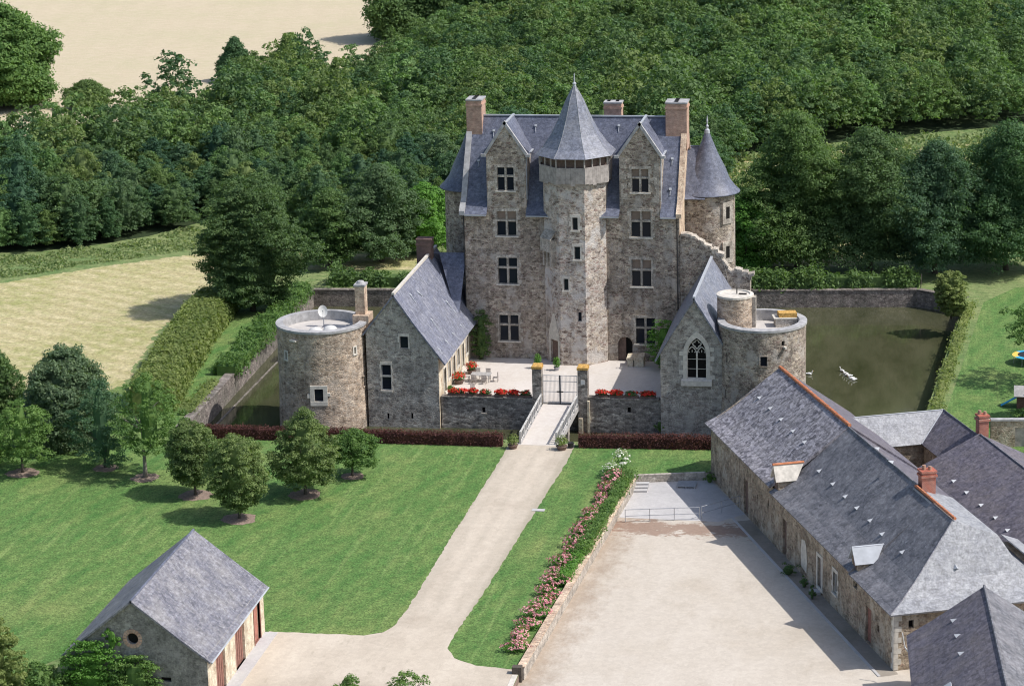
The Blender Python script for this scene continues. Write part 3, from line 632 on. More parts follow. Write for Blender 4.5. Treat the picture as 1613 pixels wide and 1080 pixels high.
# timber gallery, open slot with posts, flared pyramid roof
G = 3.8
def oring(mb, r0_, r1_, z0, z1):
    for k in range(8):
        a, b = ov(k, r0_), ov(k+1, r0_); c, d = ov(k+1, r1_), ov(k, r1_); mb.face([(*a, z0), (*b, z0), (*c, z1), (*d, z1)])
mb = MB(); oring(mb, TR, G-.1, 19.3, 19.75)
for k in range(8):
    a, b = Vector((*ov(k, G), 0)), Vector((*ov(k+1, G), 0)); U = b-a; L = U.length; U.normalize(); N = Vector((U.y, -U.x, 0)); r = random.Random(k)
    n = 6
    for i in range(n):
        z0 = 19.55+r.uniform(-.14, .1); mb.obox(a+U*(L*i/n+.006)+Z*z0+N*r.uniform(0, .02), U*(L/n-.012), -N*.12, Z*(21.25-z0))
    for i in range(3): mb.obox(a+U*(L*i/3-.06)+Z*21.25, U*.12, -N*.14, Z*1.0)
part('timber_gallery', mb, M['oldwood'], ch)
mb = MB(); oring(mb, 3.45, 3.45, 19.8, 22.5); part('gallery_inner_wall', mb, M['door'], ch)
mb = MB(); TP = [(4.2, 22.2), (3.4, 22.95), (2.5, 24.2), (1.72, 25.7), (.95, 27.5), (.12, 29.0)]
for (ra, za), (rb, zb) in zip(TP, TP[1:]): oring(mb, ra, rb, za, zb)
oring(mb, 3.7, 4.2, 22.12, 22.19); tr = part('tower_roof', mb, M['slate_lt'], ch)
mb = MB()
for k in range(8):
    for (ra, za), (rb, zb) in zip(TP, TP[1:]): mb.tube([(*ov(k, ra), za), (*ov(k, rb), zb)], .025, 4)
part('hip_flashing', mb, M['slate_p'], tr)
mb = MB(); mb.lathe(TX, TY, [(.2, 28.75), (.14, 29.1), (.22, 29.2), (.08, 29.35), (.05, 30.1), (.0, 30.3)], 10); part('finial', mb, M['zinc'], tr)
# ------------------------------------------------------------------ rear round turrets with bell roofs
def turret(cx, cy, r, z0, ze, za, holes=(), lab=None):
    mb = MB(); mb.lathe(cx, cy, [(r+.12, z0), (r, ze-2), (r, ze)], 40); t = part('corner_turret', mb, M['stone'], ch, lab, smooth=True)
    H = za-ze; mb = MB(); mb.lathe(cx, cy, [(r+.02, ze-.05), (r+.55, ze-.1), (r+.50, ze), (r+.02, ze+.45), (r-.5, ze+1.15), (r-1.0, ze+2.4), (r*.33+.15, ze+H*.62), (.12, za)], 48); part('turret_roof', mb, M['slate'], t, smooth=True)
    mb = MB(); mb.lathe(cx, cy, [(.3, za-.35), (.26, za), (.1, za+.15), (.16, za+.4), (.05, za+.6), (.1, za+.9), (.02, za+1.5)], 10); part('finial', mb, M['zinc'], t); return t
RTX, RTY = 11.9, 24.0
t1 = turret(RTX, RTY, 2.85, -2.5, 17.0, 23.3)
turret(-12.9, 24.0, 2.85, -2.5, 17.2, 23.6)
for pxx, pyy, hh in ((1146.5, 335, 1.0), (1146.5, 397, 1.0)):
    an, zz = gcyl(pxx, pyy, RTX, RTY, 2.95); N = Vector((cos(an), sin(an), 0)); U = Vector((-sin(an), cos(an), 0)); Pc = Vector((RTX, RTY, 0))+N*2.9
    mb = MB()
    mb.obox(Pc+U*-.72+Z*(zz-1.15)+N*.06, U*1.44, -N*.4, Z*.5); mb.obox(Pc+U*-.72+Z*(zz+.62)+N*.06, U*1.44, -N*.4, Z*.5); mb.obox(Pc+U*-.72+Z*(zz-.65)+N*.06, U*.45, -N*.4, Z*1.27); mb.obox(Pc+U*.27+Z*(zz-.65)+N*.06, U*.45, -N*.4, Z*1.27)
    f = part('window', mb, M['ashlar'], ch); mb = MB(); mb.obox(Pc+U*-.28+Z*(zz-.66)+N*.01, U*.56, -N*.1, Z*1.29); part('pane', mb, M['dark'], f)
# link roof between gable and right turret
mb = MB(); zr = gy(1100, 229, 24.0)[2]; mb.slab([(XR, 20.95, 17.0), (12.0, 20.95, 17.0), (12.0, 24.0, zr), (XR, 24.0, zr)], .15); mb.slab([(XR, 27.0, 17.0), (12.0, 27.0, 17.0), (12.0, 24.0, zr), (XR, 24.0, zr)], .15); mb.slab([(XR, 20.5, 16.75), (12.0, 20.5, 16.75), (12.0, 21.0, 17.05), (XR, 21.0, 17.05)], .1); part('link_roof', mb, M['slate'], ch)
mb = MB(); mb.box((XR, 21.15, -2.5), (12.0, 26.9, 17.0)); part('link_wall', mb, M['stone'], ch)
# ------------------------------------------------------------------ ruined wall to the right of the facade
pts = [(1070, 371), (1080, 371.5), (1093, 373.6), (1098, 378), (1104, 381), (1109, 386), (1114.5, 387.5), (1120, 394), (1125, 395), (1130, 401), (1134, 402), (1137, 409), (1140, 413), (1142, 421.6), (1150.7, 428), (1157, 426), (1163.5, 427), (1168, 431), (1172, 431), (1177, 435), (1181.6, 434)]
top = [(float(gy(x, y, YF)[0]), float(gy(x, y, YF)[2])) for x, y in pts]; top[0] = (9.95, top[0][1])
mb = MB(); mb.panel((0, YF-.02, 0), FU, FN, [(9.95, -2.5), (top[-1][0], -2.5)]+top[::-1], (), 0, back=1.3)
rw = thing('ruined_wall', 'broken curtain wall with a jagged top stepping down right of the castle', 'ruined wall', (13.5, 16, -2.5)); part('masonry', mb, M['stone'], rw)
mb = MB(); r = random.Random(5)
for (xa, za), (xb, zb) in zip(top, top[1:]):
    for j in range(2):
        x = xa+(xb-xa)*(j+.2)/2; z = za+(zb-za)*(j+.3)/2; mb.obox((x, YF-.06+r.uniform(0, .1), z-.12), (.5, 0, (zb-za)/(xb-xa)*.5), (0, 1.1, 0), (0, 0, r.uniform(.16, .34)))
part('capping_stones', mb, M['ashlar'], rw)
# ------------------------------------------------------------------ left wing
HX0, HX1, HXR, HZR, HY0, HY1 = -19.0, -11.85, -16.1, 11.35, -.3, 20.0
lw = thing('wing_house', 'gabled stone wing with a long steep slate roof streaked white, left of the courtyard', 'house', (-15.5, 0, .7))
hw = [(601.9, 615.5, 574.5, 614, 1), (630, 642.5, 530, 549, 0)]
hs = []
for a, b, c, d, t in hw:
    p, q = gy(a, d, HY0), gy(b, c, HY0); hs.append((float(p[0]), float(q[0]), float(p[2]), float(q[2]), t))
sl = []
for x, y in ((611.7, 655), (649.3, 655)):
    p = gy(x, y, HY0); sl.append((p[0]-.1, p[0]+.1, p[2]-.3, p[2]+.3))
mb = MB(); LEz, REz = 7.75, 5.25
mb.panel((0, HY0, 0), FU, FN, [(HX0, -2.6), (HX1, -2.6), (HX1, REz), (HXR, HZR), (HX0, LEz)], [rect(*h[:4]) for h in hs+sl], .35)
mb.face([(HX0, HY0, -2.6), (HX0, HY0, LEz), (HX0, HY1, LEz), (HX0, HY1, -2.6)]); mb.face([(HX0, HY1, -2.6), (HX0, HY1, LEz), (HXR, HY1, HZR), (HX1, HY1, REz), (HX1, HY1, -2.6)])
part('gable_wall', mb, M['grey'], lw)
for x0, x1, z0, z1, t in hs:
    w_ = window(lw, (0, HY0, 0), FU, FN, x0, x1, z0, z1, cross=False, sur=.14, mat='tuffeau', bar='white' if t else 'oldwood', sill='tuffeau' if t else None)
    if t: mb = MB(); mb.box((x0, HY0+.02, (z0+z1)/2+.05), (x1, HY0+.18, (z0+z1)/2+.22)); part('transom', mb, M['tuffeau'], w_)
for x0, x1, z0, z1 in sl: mb = MB(); mb.box((x0, HY0+.25, z0), (x1, HY0+.3, z1)); part('arrow_slit', mb, M['dark'], lw)
# courtyard side of the wing: doors and windows between pale stone jambs
mb = MB(); ops = []
yy = 1.9
for k, (y0, y1, z0, z1, kind) in enumerate([(2.0, 3.1, .7, 3.3, 'd'), (4.2, 5.3, 1.5, 3.4, 'w'), (6.4, 7.6, .7, 3.3, 'd'), (8.7, 9.8, 1.5, 3.4, 'w'), (10.9, 12.1, .7, 3.3, 'd'), (13.2, 14.3, 1.5, 3.4, 'w')]): ops.append((y0, y1, z0, z1, kind))
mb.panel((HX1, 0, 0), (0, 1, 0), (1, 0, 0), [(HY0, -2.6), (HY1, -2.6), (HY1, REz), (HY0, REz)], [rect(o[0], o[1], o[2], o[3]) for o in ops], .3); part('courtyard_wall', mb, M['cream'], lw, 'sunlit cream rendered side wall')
for y0, y1, z0, z1, kind in ops:
    mb = MB(); frame_bars(mb, (HX1, 0, 0), (0, 1, 0), (1, 0, 0), y0-.22, y1+.22, z0-.02, z1+.25, .22, .04, .1)
    if kind == 'd':
        f = part('door', mb, M['tuffeau'], lw); mb = MB(); mb.box((HX1-.24, y0, z0), (HX1-.18, y1, z1)); part('leaf', mb, M['white'], f)
        mb = MB()
        for q in (0, 1): mb.box((HX1-.175, y0+.12+q*.55, z0+1.0), (HX1-.165, y0+.12+q*.55+.4, z1-.2))
        part('pane', mb, M['glass'], f)
    else:
        f = part('window', mb, M['tuffeau'], lw); mb = MB(); mb.box((HX1-.24, y0, z0), (HX1-.18, y1, z1)); part('pane', mb, M['glass'], f)
        mb = MB(); frame_bars(mb, (HX1, 0, 0), (0, 1, 0), (1, 0, 0), y0, y1, z0, z1, .07, -.12, .05); mb.box((HX1-.17, (y0+y1)/2-.035, z0), (HX1-.12, (y0+y1)/2+.035, z1)); part('frame', mb, M['white'], f)
# roof
mb = MB(); hp = [(HX1+.75, 4.55), (-12.3, 6.15), (-14.0, 8.4), (HXR, HZR+.1)]
for (a, za), (b, zb) in zip(hp, hp[1:]): mb.slab([(a, HY0-.15, za), (a, HY1, za), (b, HY1, zb), (b, HY0-.15, zb)], .15)
mb.slab([(HX0-.35, HY0-.15, LEz-.4), (HX0-.35, HY1, LEz-.4), (HXR, HY1, HZR+.1), (HXR, HY0-.15, HZR+.1)], .15)
part('roof', mb, M['slate_w'], lw)
mb = MB(); mb.box((HXR-.14, HY0-.1, HZR+.05), (HXR+.14, HY1, HZR+.27)); part('ridge', mb, M['tuffeau'], lw)
mb = MB(); mb.slab([(-15.2, 17.2, HZR+.15), (-12.35, 17.2, HZR+.15), (-12.35, 13.0, 6.4), (-12.35, 12.2, 5.4)], .12); mb.slab([(-16.0, 17.2, HZR+.15), (-12.35, 17.2, HZR+.15), (-12.35, 19.5, 8.5), (-15.0, 19.5, 8.5)], .12); part('cross_roof', mb, M['slate'], lw)
chimney(lw, -17.3, -15.75, 16.0, 17.2, 10.0, 13.0, 'darkbrick', 'darkbrick', 0, 'sooty brick chimney behind the wing roof')
rn = np.array([3.5, 0, 2.85*1.0])
for a, b, c, d in [(702, 475, 718, 494), (678, 503, 693, 523), (724, 512, 732, 519), (712, 525, 724, 537), (701, 537, 707, 543), (690, 550, 695, 558), (657, 460, 665, 467), (645, 464, 655, 478)]:
    Pn = (-14.0, 0, 8.4+.03); nv = (HZR-8.4, 0, 2.1); p, q = gpl(a, b, Pn, nv), gpl(c, d, Pn, nv); mb = MB(); mb.tube([p+np.array([.04, 0, .05]), q+np.array([.04, 0, .05])], .045, 5)
    mb.obox(p+np.array([-.1, -.12, .0]), (.24, 0, -.2), (0, .24, 0), (.1, 0, .12)); part('roof_ladder_hook', mb, M['zinc'], lw)
# tall chimney where tower and wing meet
mb = MB(); mb.box((-20.35, 1.4, 2), (-19.4, 2.6, 11.7)); mb.box((-20.55, .9, 2), (-18.95, 2.9, 8.9)); tc = thing('chimney_stack', 'slim tall orange stone chimney rising between the left round tower and the wing', 'chimney', (-19.9, 2, 2)); part('shaft', mb, M['gable'], tc)
mb = MB(); mb.box((-20.43, 1.32, 11.7), (-19.32, 2.68, 11.9)); mb.lathe(-19.87, 2.0, [(.45, 11.9), (.3, 12.15), (0, 12.2)], 12); part('cap', mb, M['coping'], tc)
# ------------------------------------------------------------------ round towers
def round_tower(name, label, cx, cy, r, z0, zt, zf, wins, mat):
    t = thing(name, label, 'tower', (cx, cy, z0))
    # wall with openings cut on an angular grid
    cuts = []
    for pxx, pyy, wd, ht, *_ in wins:
        an, zz = gcyl(pxx, pyy, cx, cy, r+.05); cuts.append((an-wd/2/r, an+wd/2/r, zz-ht/2, zz+ht/2))
    A = sorted(set([round(-pi+2*pi*k/72, 5) for k in range(73)]+[round(c, 5) for q in cuts for c in q[:2]])); Hh = sorted(set([z0, zt-.001]+[round(c, 4) for q in cuts for c in q[2:]]+[z0+(zt-z0)*k/6 for k in range(1, 6)]))
    rad = lambda z: r+.16*max(0.0, min(1.0, (3.0-z)/5.0))
    mb = MB(); idx = {}
    for i, a in enumerate(A):
        for j, z in enumerate(Hh): idx[i, j] = len(mb.v); mb.v.append((cx+rad(z)*cos(a), cy+rad(z)*sin(a), z))
    for i in range(len(A)-1):
        for j in range(len(Hh)-1):
            am, zm = (A[i]+A[i+1])/2, (Hh[j]+Hh[j+1])/2
            if any(c[0] < am < c[1] and c[2] < zm < c[3] for c in cuts): continue
            mb.f.append((idx[i, j], idx[i+1, j], idx[i+1, j+1], idx[i, j+1]))
    part('wall', mb, M[mat], t, smooth=True)
    for (a0, a1, za, zb), (pxx, pyy, wd, ht, sur, *kd) in zip(cuts, wins):
        am = (a0+a1)/2; N = Vector((cos(am), sin(am), 0)); U = Vector((-sin(am), cos(am), 0)); Pc = Vector((cx, cy, 0))+N*(rad(za)+.0)
        mb = MB(); s2 = wd/2
        for q in ((-s2-max(sur, .06), -s2, za, zb), (s2, s2+max(sur, .06), za, zb)): mb.obox(Pc+U*q[0]+Z*q[2]+N*(.05 if sur else -.04), U*(q[1]-q[0]), -N*.45, Z*(q[3]-q[2]))
        mb.obox(Pc+U*(-s2-max(sur, .06))+Z*(za-max(sur, .06))+N*(.08 if sur else -.04), U*(wd+2*max(sur, .06)), -N*.45, Z*max(sur, .06)); mb.obox(Pc+U*(-s2-max(sur, .06))+Z*zb+N*(.05 if sur else -.04), U*(wd+2*max(sur, .06)), -N*.45, Z*max(sur*.8, .06))
        if sur > .35:
            mb.obox(Pc+U*(-s2-sur-.25)+Z*(za+.2)+N*.02, U*(wd+2*sur+.5), -N*.1, Z*(.45)) if False else None
            mb.obox(Pc+U*(-s2-sur-.28)+Z*(za+.35)+N*.03, U*.3, -N*.3, Z*.4); mb.obox(Pc+U*(s2+sur)+Z*(za+.5)+N*.03, U*.25, -N*.3, Z*.35)
        f = part('window', mb, M['tuffeau' if sur > .1 else mat], t); mb = MB(); mb.obox(Pc+U*-s2+Z*za-N*.22, U*wd, -N*.05, Z*(zb-za)); part('pane', mb, M['dark' if wd < .5 else 'glass'], f)
    mb = MB(); mb.lathe(cx, cy, [(r, zt-.3), (r+.1, zt-.22), (r+.1, zt), (r-.62, zt+.05), (r-.62, zf)], 72); part('parapet', mb, M['coping'], t, smooth=False)
    mb = MB(); mb.disc(cx, cy, zf, r-.6, 72); part('terrace', mb, M['render'], t); return t
LT = (-23.65, .75, 4.4)
lt = round_tower('round_tower', 'squat round stone tower with flat white roof terrace, at the left corner by the moat', *LT, -3, 8.35, 7.45, [(502.3, 622.5, .85, 1.25, .42), (450.5, 560, .28, .75, .16), (559.5, 552, .24, .65, .16), (573.5, 600, .34, 1.0, .10)], 'round')
mb = MB(); an, zz = gcyl(463, 536, LT[0], LT[1], 4.45); mb.obox((LT[0]+4.35*cos(an)-.35*-sin(an), LT[1]+4.35*sin(an)-.35*cos(an), zz-.1), (-.7*sin(an), .7*cos(an), 0), (.4*cos(an), .4*sin(an), 0), (0, 0, .16)); part('spout', mb, M['tuffeau'], lt)
for dx, dy in ((-.2, -1.7), (1.1, -.9)):
    mb = MB(); mb.lathe(LT[0]+dx, LT[1]+dy, [(.75, 7.45), (.72, 7.75), (.55, 7.98), (.3, 8.1), (0, 8.14)], 20)
    solo('skylight_dome', mb, M['white'], 'low white dome on the left tower terrace, '+('nearer the viewer, left of the other' if dx < 0 else 'right of and behind the other'), 'skylight', 'skylight domes on the left tower', smooth=True)
dsh = thing('satellite_dish', 'white round satellite dish on a short mast on the left tower terrace', 'satellite dish', (LT[0]-.15, LT[1]+1.4, 7.45))
mb = MB(); mb.tube([(LT[0]-.15, LT[1]+1.4, 7.45), (LT[0]-.15, LT[1]+1.4, 8.9)], .05, 6); part('mast', mb, M['steel'], dsh)
mb = MB(); c0 = Vector((LT[0]-.15, LT[1]+1.2, 9.0)); nn = Vector((.25, -.9, .35)).normalized(); ua = nn.cross(Z).normalized(); ub = ua.cross(nn)
prev = None
for rr, dp in ((.0, -.14), (.3, -.1), (.55, -.0)):
    ring = [c0+nn*dp+(ua*cos(q)*rr*.85+ub*sin(q)*rr*1.1) for q in [2*pi*k/24 for k in range(24)]]
    if prev:
        for k in range(24): mb.face([prev[k], prev[(k+1) % 24], ring[(k+1) % 24], ring[k]])
    prev = ring
part('dish', mb, M['white'], dsh, smooth=True)
mb = MB(); mb.tube([c0-ub*.5, c0+nn*.6-ub*.1], .02, 5); mb.box((c0.x+nn.x*.6-.06, c0.y+nn.y*.6-.06, c0.z+.1), (c0.x+nn.x*.6+.06, c0.y+nn.y*.6+.06, c0.z+.25)); part('receiver', mb, M['white'], dsh)
RT = (19.45, 1.35, 4.15)
rt = round_tower('round_tower', 'squat round stone tower with a parapet terrace, right of the chapel beside the pond', *RT, -3, 9.3, 8.3, [(1203, 569.5, .62, .95, .1), (1144, 563, .24, .9, .0), (1234, 541, .3, .45, .0), (1142, 620, .2, .8, .0)], 'stone')
mb = MB(); an, zz = gcyl(1234, 545, RT[0], RT[1], 4.2); mb.obox((RT[0]+4.1*cos(an), RT[1]+4.1*sin(an), zz-.25), (-.22*sin(an), .22*cos(an), 0), (.45*cos(an), .45*sin(an), 0), (0, 0, .2)); part('spout', mb, M['tuffeau'], rt)
mb = MB(); mb.obox((RT[0]+1.2, RT[1]+1.0, 8.3), (2.0, .3, 0), (-.3, 1.2, 0), (0, 0, .8)); cb = part('masonry_block', mb, M['ashlar'], rt)
mb = MB(); mb.obox((RT[0]+1.05, RT[1]+.9, 9.1), (2.3, .35, 0), (-.35, 1.5, 0), (0, 0, .12)); part('slab', mb, M['tuffeau'], cb)
mb = MB(); mb.obox((RT[0]+1.5, RT[1]+1.2, 9.22), (1.7, .26, 0), (-.26, 1.1, 0), (0, 0, .42)); part('brick_flue', mb, M['lichen'], cb)
# little stair turret
sx, sy = 16.75, 2.55
tt = thing('stair_turret', 'small round stone turret with a flat top standing between chapel roof and right tower', 'turret', (sx, sy, 6)); mb = MB(); mb.lathe(sx, sy, [(1.72, 4), (1.72, 11.35)], 36); part('wall', mb, M['round'], tt, smooth=True)
mb = MB(); mb.box((sx+1.1, sy-.45, 8), (sx+2.0, sy+.4, 11.3)); part('pier', mb, M['ashlar'], tt)
mb = MB(); mb.lathe(sx, sy, [(1.78, 11.3), (1.78, 11.5), (1.45, 11.55), (1.4, 11.42)], 36); mb.disc(sx, sy, 11.43, 1.45, 36); part('rim', mb, M['tuffeau'], tt)
mb = MB(); mb.obox((sx+.35, sy-.1, 11.44), (.75, 0, 0), (0, .45, 0), (0, 0, .05)); mb.tube([(sx+.15, sy+.2, 11.4), (sx+.15, sy+.2, 12.0)], .06, 6); part('vent', mb, M['dark'], tt)
# ------------------------------------------------------------------ chapel
CX0, CX1, CXR, CZR, CY0 = 9.9, 16.6, 13.15, 11.7, -.6
cp = thing('chapel', 'chapel with a steep slate roof and a pointed white tracery window right of the courtyard', 'chapel', (13.2, -.6, .7))
gx_, gz0, gz1 = float(gy(1097.5, 570, CY0)[0]), float(gy(1097.5, 597, CY0)[2]), float(gy(1097.5, 532, CY0)[2])
gw = .92
def lancet(c, hw_, z0, zs, n=8):
    R = hw_*2.0; o = [(c-hw_, z0), (c+hw_, z0), (c+hw_, zs)]
    for k in range(1, n+1):
        a = radians(60)*k/n; o.append((c-hw_+R*cos(a), zs+R*sin(a)))
    for k in range(n-1, 0, -1):
        a = radians(60)*k/n; o.append((c+hw_-R*cos(a), zs+R*sin(a)))
    o.append((c-hw_, zs)); return o
zs = gz1-gw*sqrt(3)
op = lancet(gx_, gw, gz0, zs); slot = rect(float(gy(1144, 563, CY0)[0]), float(gy(1144, 563, CY0)[0])+.2, 5, 5.2)
mb = MB(); mb.panel((0, CY0, 0), FU, FN, [(CX0, -2.6), (CX1, -2.6), (CX1, 6.2), (CXR, CZR), (CX0, 6.2)], [op], .45)
mb.face([(CX0, CY0, -2.6), (CX0, CY0, 6.2), (CX0, YF, 6.2), (CX0, YF, -2.6)]); mb.face([(CX1, CY0, -2.6), (CX1, YF, -2.6), (CX1, YF, 6.2), (CX1, CY0, 6.2)]); part('wall', mb, M['grey'], cp)
out = lancet(gx_, gw+.38, gz0-.1, zs-.05); mb = MB(); mb.panel((0, CY0-.07, 0), FU, FN, out, [op], .12, back=.1); r = random.Random(2)
for k in range(7):
    for s in (-1, 1):
        if (k+(s > 0)) % 2: x = gx_+s*(gw+.38); wd = r.uniform(.18, .42); mb.box((min(x, x+s*wd), CY0-.045, gz0+k*.46), (max(x, x+s*wd), CY0+.1, gz0+k*.46+.42))
f = part('window', mb, M['tuffeau'], cp)
mb = MB(); mb.box((gx_-gw-.55, CY0-.3, gz0-.62), (gx_+gw+.55, CY0+.1, gz0-.12)); mb.slab([(gx_-gw-.55, CY0-.3, gz0-.12), (gx_+gw+.55, CY0-.3, gz0-.12), (gx_+gw+.55, CY0+.2, gz0+.12), (gx_-gw-.55, CY0+.2, gz0+.12)], .1); part('sill', mb, M['tuffeau'], f)
mb = MB(); mb.panel((0, CY0+.36, 0), FU, FN, op, (), .0); part('pane', mb, M['dark'], f)
mb = MB(); bw = .075; y0_, y1_ = CY0+.1, CY0+.28
mb.box((gx_-bw, y0_, gz0), (gx_+bw, y1_, zs+.15))
def arcbar(pts, th=.06):
    for (xa, za), (xb, zb) in zip(pts, pts[1:]): mb.tube([(xa, (y0_+y1_)/2, za), (xb, (y0_+y1_)/2, zb)], th, 6)
for c in (-gw/2, gw/2):
    l = lancet(gx_+c, gw/2-.02, gz0, zs-.1)[2:]; arcbar(l); 
    for a in range(3): q = pi/2+(a-1)*1.9; mb.tube([(gx_+c+.22*cos(q+pi/2*0), (y0_+y1_)/2, zs+.12+.0), (gx_+c+.36*cos(q), (y0_+y1_)/2, zs+.05+.3*abs(sin(q)))], .04, 5)
qc = (gx_, zs+.92)
for a in range(4):
    q = a*pi/2; cc = (qc[0]+.2*cos(q), qc[1]+.2*sin(q)); arcbar([(cc[0]+.2*cos(t), cc[1]+.2*sin(t)) for t in [q-1.9+3.8*k/8 for k in range(9)]], .045)
arcbar([(gx_, zs+.45), (gx_-.5, zs+1.05)], .06); arcbar([(gx_, zs+.45), (gx_+.5, zs+1.05)], .06)
for k in (1, 2): z_ = gz0+k*(zs-gz0)/2.6; mb.box((gx_-gw, y0_+.06, z_), (gx_+gw, y0_+.1, z_+.045))
arcbar(op[2:], .07); arcbar([op[-1], op[0]], .06); arcbar([op[1], op[2]], .06); part('tracery', mb, M['tuffeau'], f)
mb = MB(); kp = [(9.35, 5.55), (10.35, 7.35), (CXR, CZR+.12)]
for (a, za), (b, zb) in zip(kp, kp[1:]):
    mb.slab([(a, CY0-.2, za), (a, YF-.02, za), (b, YF-.02, zb), (b, CY0-.2, zb)], .15)
    a2, b2 = 2*CXR-a, 2*CXR-b; mb.slab([(a2, CY0-.2, za), (b2, CY0-.2, zb), (b2, YF-.02, zb), (a2, YF-.02, za)], .15)
part('roof', mb, M['slate_lt'], cp); mb = MB(); mb.box((CXR-.12, CY0-.15, CZR+.08), (CXR+.12, YF-.05, CZR+.24)); part('ridge', mb, M['zinc'], cp)
# ------------------------------------------------------------------ courtyard walls, gate, bridge
def curtain(name, label, x0, x1, zt, lo):
    t = thing(name, label, 'wall', ((x0+x1)/2, .4, -2.6)); px_, pz = lo; mb = MB()
    mb.panel((0, 0, 0), FU, FN, [(x0, -2.6), (x1, -2.6), (x1, zt), (x0, zt)], [rect(px_-.16, px_+.16, pz-.3, pz+.25)], .4, back=.75); part('masonry', mb, M['curtain'], t)
    mb = MB(); r = random.Random(int(x0)); x = x0+.02
    while x < x1-.2:
        wd = min(r.uniform(.5, 1.1), x1-x); mb.box((x, -.07, zt), (x+wd-.02, .8, zt+r.uniform(.07, .13))); x += wd
    part('coping', mb, M['curtain'], t); mb = MB(); mb.box((px_-.16, .3, pz-.3), (px_+.16, .34, pz+.25)); f = part('arrow_slit', mb, M['dark'], t)
    mb = MB(); mb.box((px_-.28, -.1, pz-.42), (px_+.28, .2, pz-.31)); part('sill', mb, M['ashlar'], f); return t
pl0, pl1 = float(gy(838.5, 600, 0)[0]), float(gy(853, 600, 0)[0]); pr0, pr1 = float(gy(910, 600, 0)[0]), float(gy(925.5, 600, 0)[0]); ptop = float(gy(845, 575, 0)[2])
lo = gy(762, 645, 0); curtain('curtain_wall', 'grey rubble courtyard wall with a small slit, left of the gate bridge', -11.75, pl0, 1.15, (float(lo[0]), float(lo[2])))
lo = gy(991, 645, 0); curtain('curtain_wall', 'grey rubble courtyard wall with a small slit, between the gate and the chapel', pr1, 9.85, 1.4, (float(lo[0]), float(lo[2])))
for a, b, lab in ((pl0, pl1, 'square dark stone gate pillar with orange lichened cap, left of the gate'), (pr0, pr1, 'square stone gate pillar with orange lichened cap and small white plaque, right of the gate')):
    t = thing('gate_pillar', lab, 'gate pillar', ((a+b)/2, .3, -2.6), 'gate pillars'); mb = MB(); mb.box((a, -.12, -2.6), (b, .85, ptop-.35)); part('shaft', mb, M['curtain'], t)
    mb = MB(); mb.box((a-.06, -.2, ptop-.35), (b+.06, .92, ptop-.12)); mb.slab([(a, -.14, ptop-.12), (b, -.14, ptop-.12), (b, .86, ptop), (a, .86, ptop)], .15, d=(0, 0, -1)); part('cap', mb, M['lichen'], t)
    if a > 0:
        p = gy(918, 602, -.12); mb = MB(); mb.box((p[0]-.2, -.17, p[2]-.22), (p[0]+.2, -.12, p[2]+.22)); part('plaque', mb, M['white'], t)
        mb = MB(); mb.box((b-.02, -.35, -2.6), (b+.2, -.0, 1.2)); mb.box((a+.1, -.55, -2.6), (a+.5, -.1, -.5)); part('buttress', mb, M['cream'], t)
gt = thing('gate', 'two-leaf pale iron bar gate closed across the bridge end', 'gate', ((pl1+pr0)/2, .2, .7)); gm = (pl1+pr0)/2
for s in (0, 1):
    xa, xb = (pl1+.08, gm-.03) if s == 0 else (gm+.03, pr0-.08); mb = MB(); zt = 3.55
    for z in (.8, 1.9, 2.95, zt): mb.box((xa, .17, z), (xb, .22, z+.055))
    mb.box((xa, .16, .78), (xa+.06, .23, zt+.05)); mb.box((xb-.06, .16, .78), (xb, .23, zt+.05))
    for k in range(1, 13): x = xa+(xb-xa)*k/13; mb.box((x-.012, .18, .8), (x+.012, .205, zt))
    part('gate_leaf', mb, M['gatepaint'], gt)
mb = MB(); mb.box((gm-.045, .1, .72), (gm+.045, .155, 3.62)); mb.box((gm-.32, .09, 1.9), (gm+.32, .15, 2.02)); mb.box((pl1+.1, .1, .71), (pr0-.1, .15, .76)); part('bolt_bar', mb, M['iron'], gt)
# bridge
bl0, br0 = -1.95, 1.25; bl1, br1 = pl1+.1, pr0-.15
br = thing('bridge', 'narrow paved bridge rising over the moat to the courtyard gate', 'bridge', (-.3, -5, 0))
mb = MB(); mb.slab([(bl0-.25, -10.9, .02), (br0+.25, -10.9, .02), (br1+.2, 0, .66), (bl1-.2, 0, .66)], .5); part('deck', mb, M['planks'], br)
mb = MB(); mb.slab([(bl0, -10.9, .028), (br0, -10.9, .028), (br1, .15, .705), (bl1, .15, .705)], .05); part('paving', mb, M['court'], br)
mb = MB()
for y in (-7.5, -3.6): mb = MB(); mb.box((-2.0, y-.5, -3), (1.4, y+.5, 0)); part('pier', mb, M['curtain'], br)
for xa, xb, lab in ((bl0-.1, bl1-.12, 'white timber railing along the left side of the bridge'), (br0+.1, br1+.12, 'white timber railing along the right side of the bridge')):
    t = thing('bridge_railing', lab, 'railing', (xa, -10.6, .0), 'bridge railings'); n = 7; P = lambda f, z: Vector((xa+(xb-xa)*f, -10.6+10.2*f, .04+.66*f+z))
    for k in range(n):
        c = P(k/(n-1), 0); mb = MB(); mb.box((c.x-.08, c.y-.08, c.z-.1), (c.x+.08, c.y+.08, c.z+1.18)); part('post', mb, M['railwood'], t)
    mb = MB(); mb.obox(P(0, 1.02)-Vector((.07, 0, 0)), (.14, 0, 0), P(1, 0)-P(0, 0), (0, 0, .11)); mb.obox(P(0, .2)-Vector((.05, 0, 0)), (.1, 0, 0), P(1, 0)-P(0, 0), (0, 0, .09)); part('rail', mb, M['railwood'], t)
    for k in range(19):
        if k % 3: c = P(k/18, 0); mb = MB(); mb.box((c.x-.04, c.y-.07, c.z+.2), (c.x+.04, c.y+.07, c.z+1.05)); part('picket', mb, M['planks'], t)
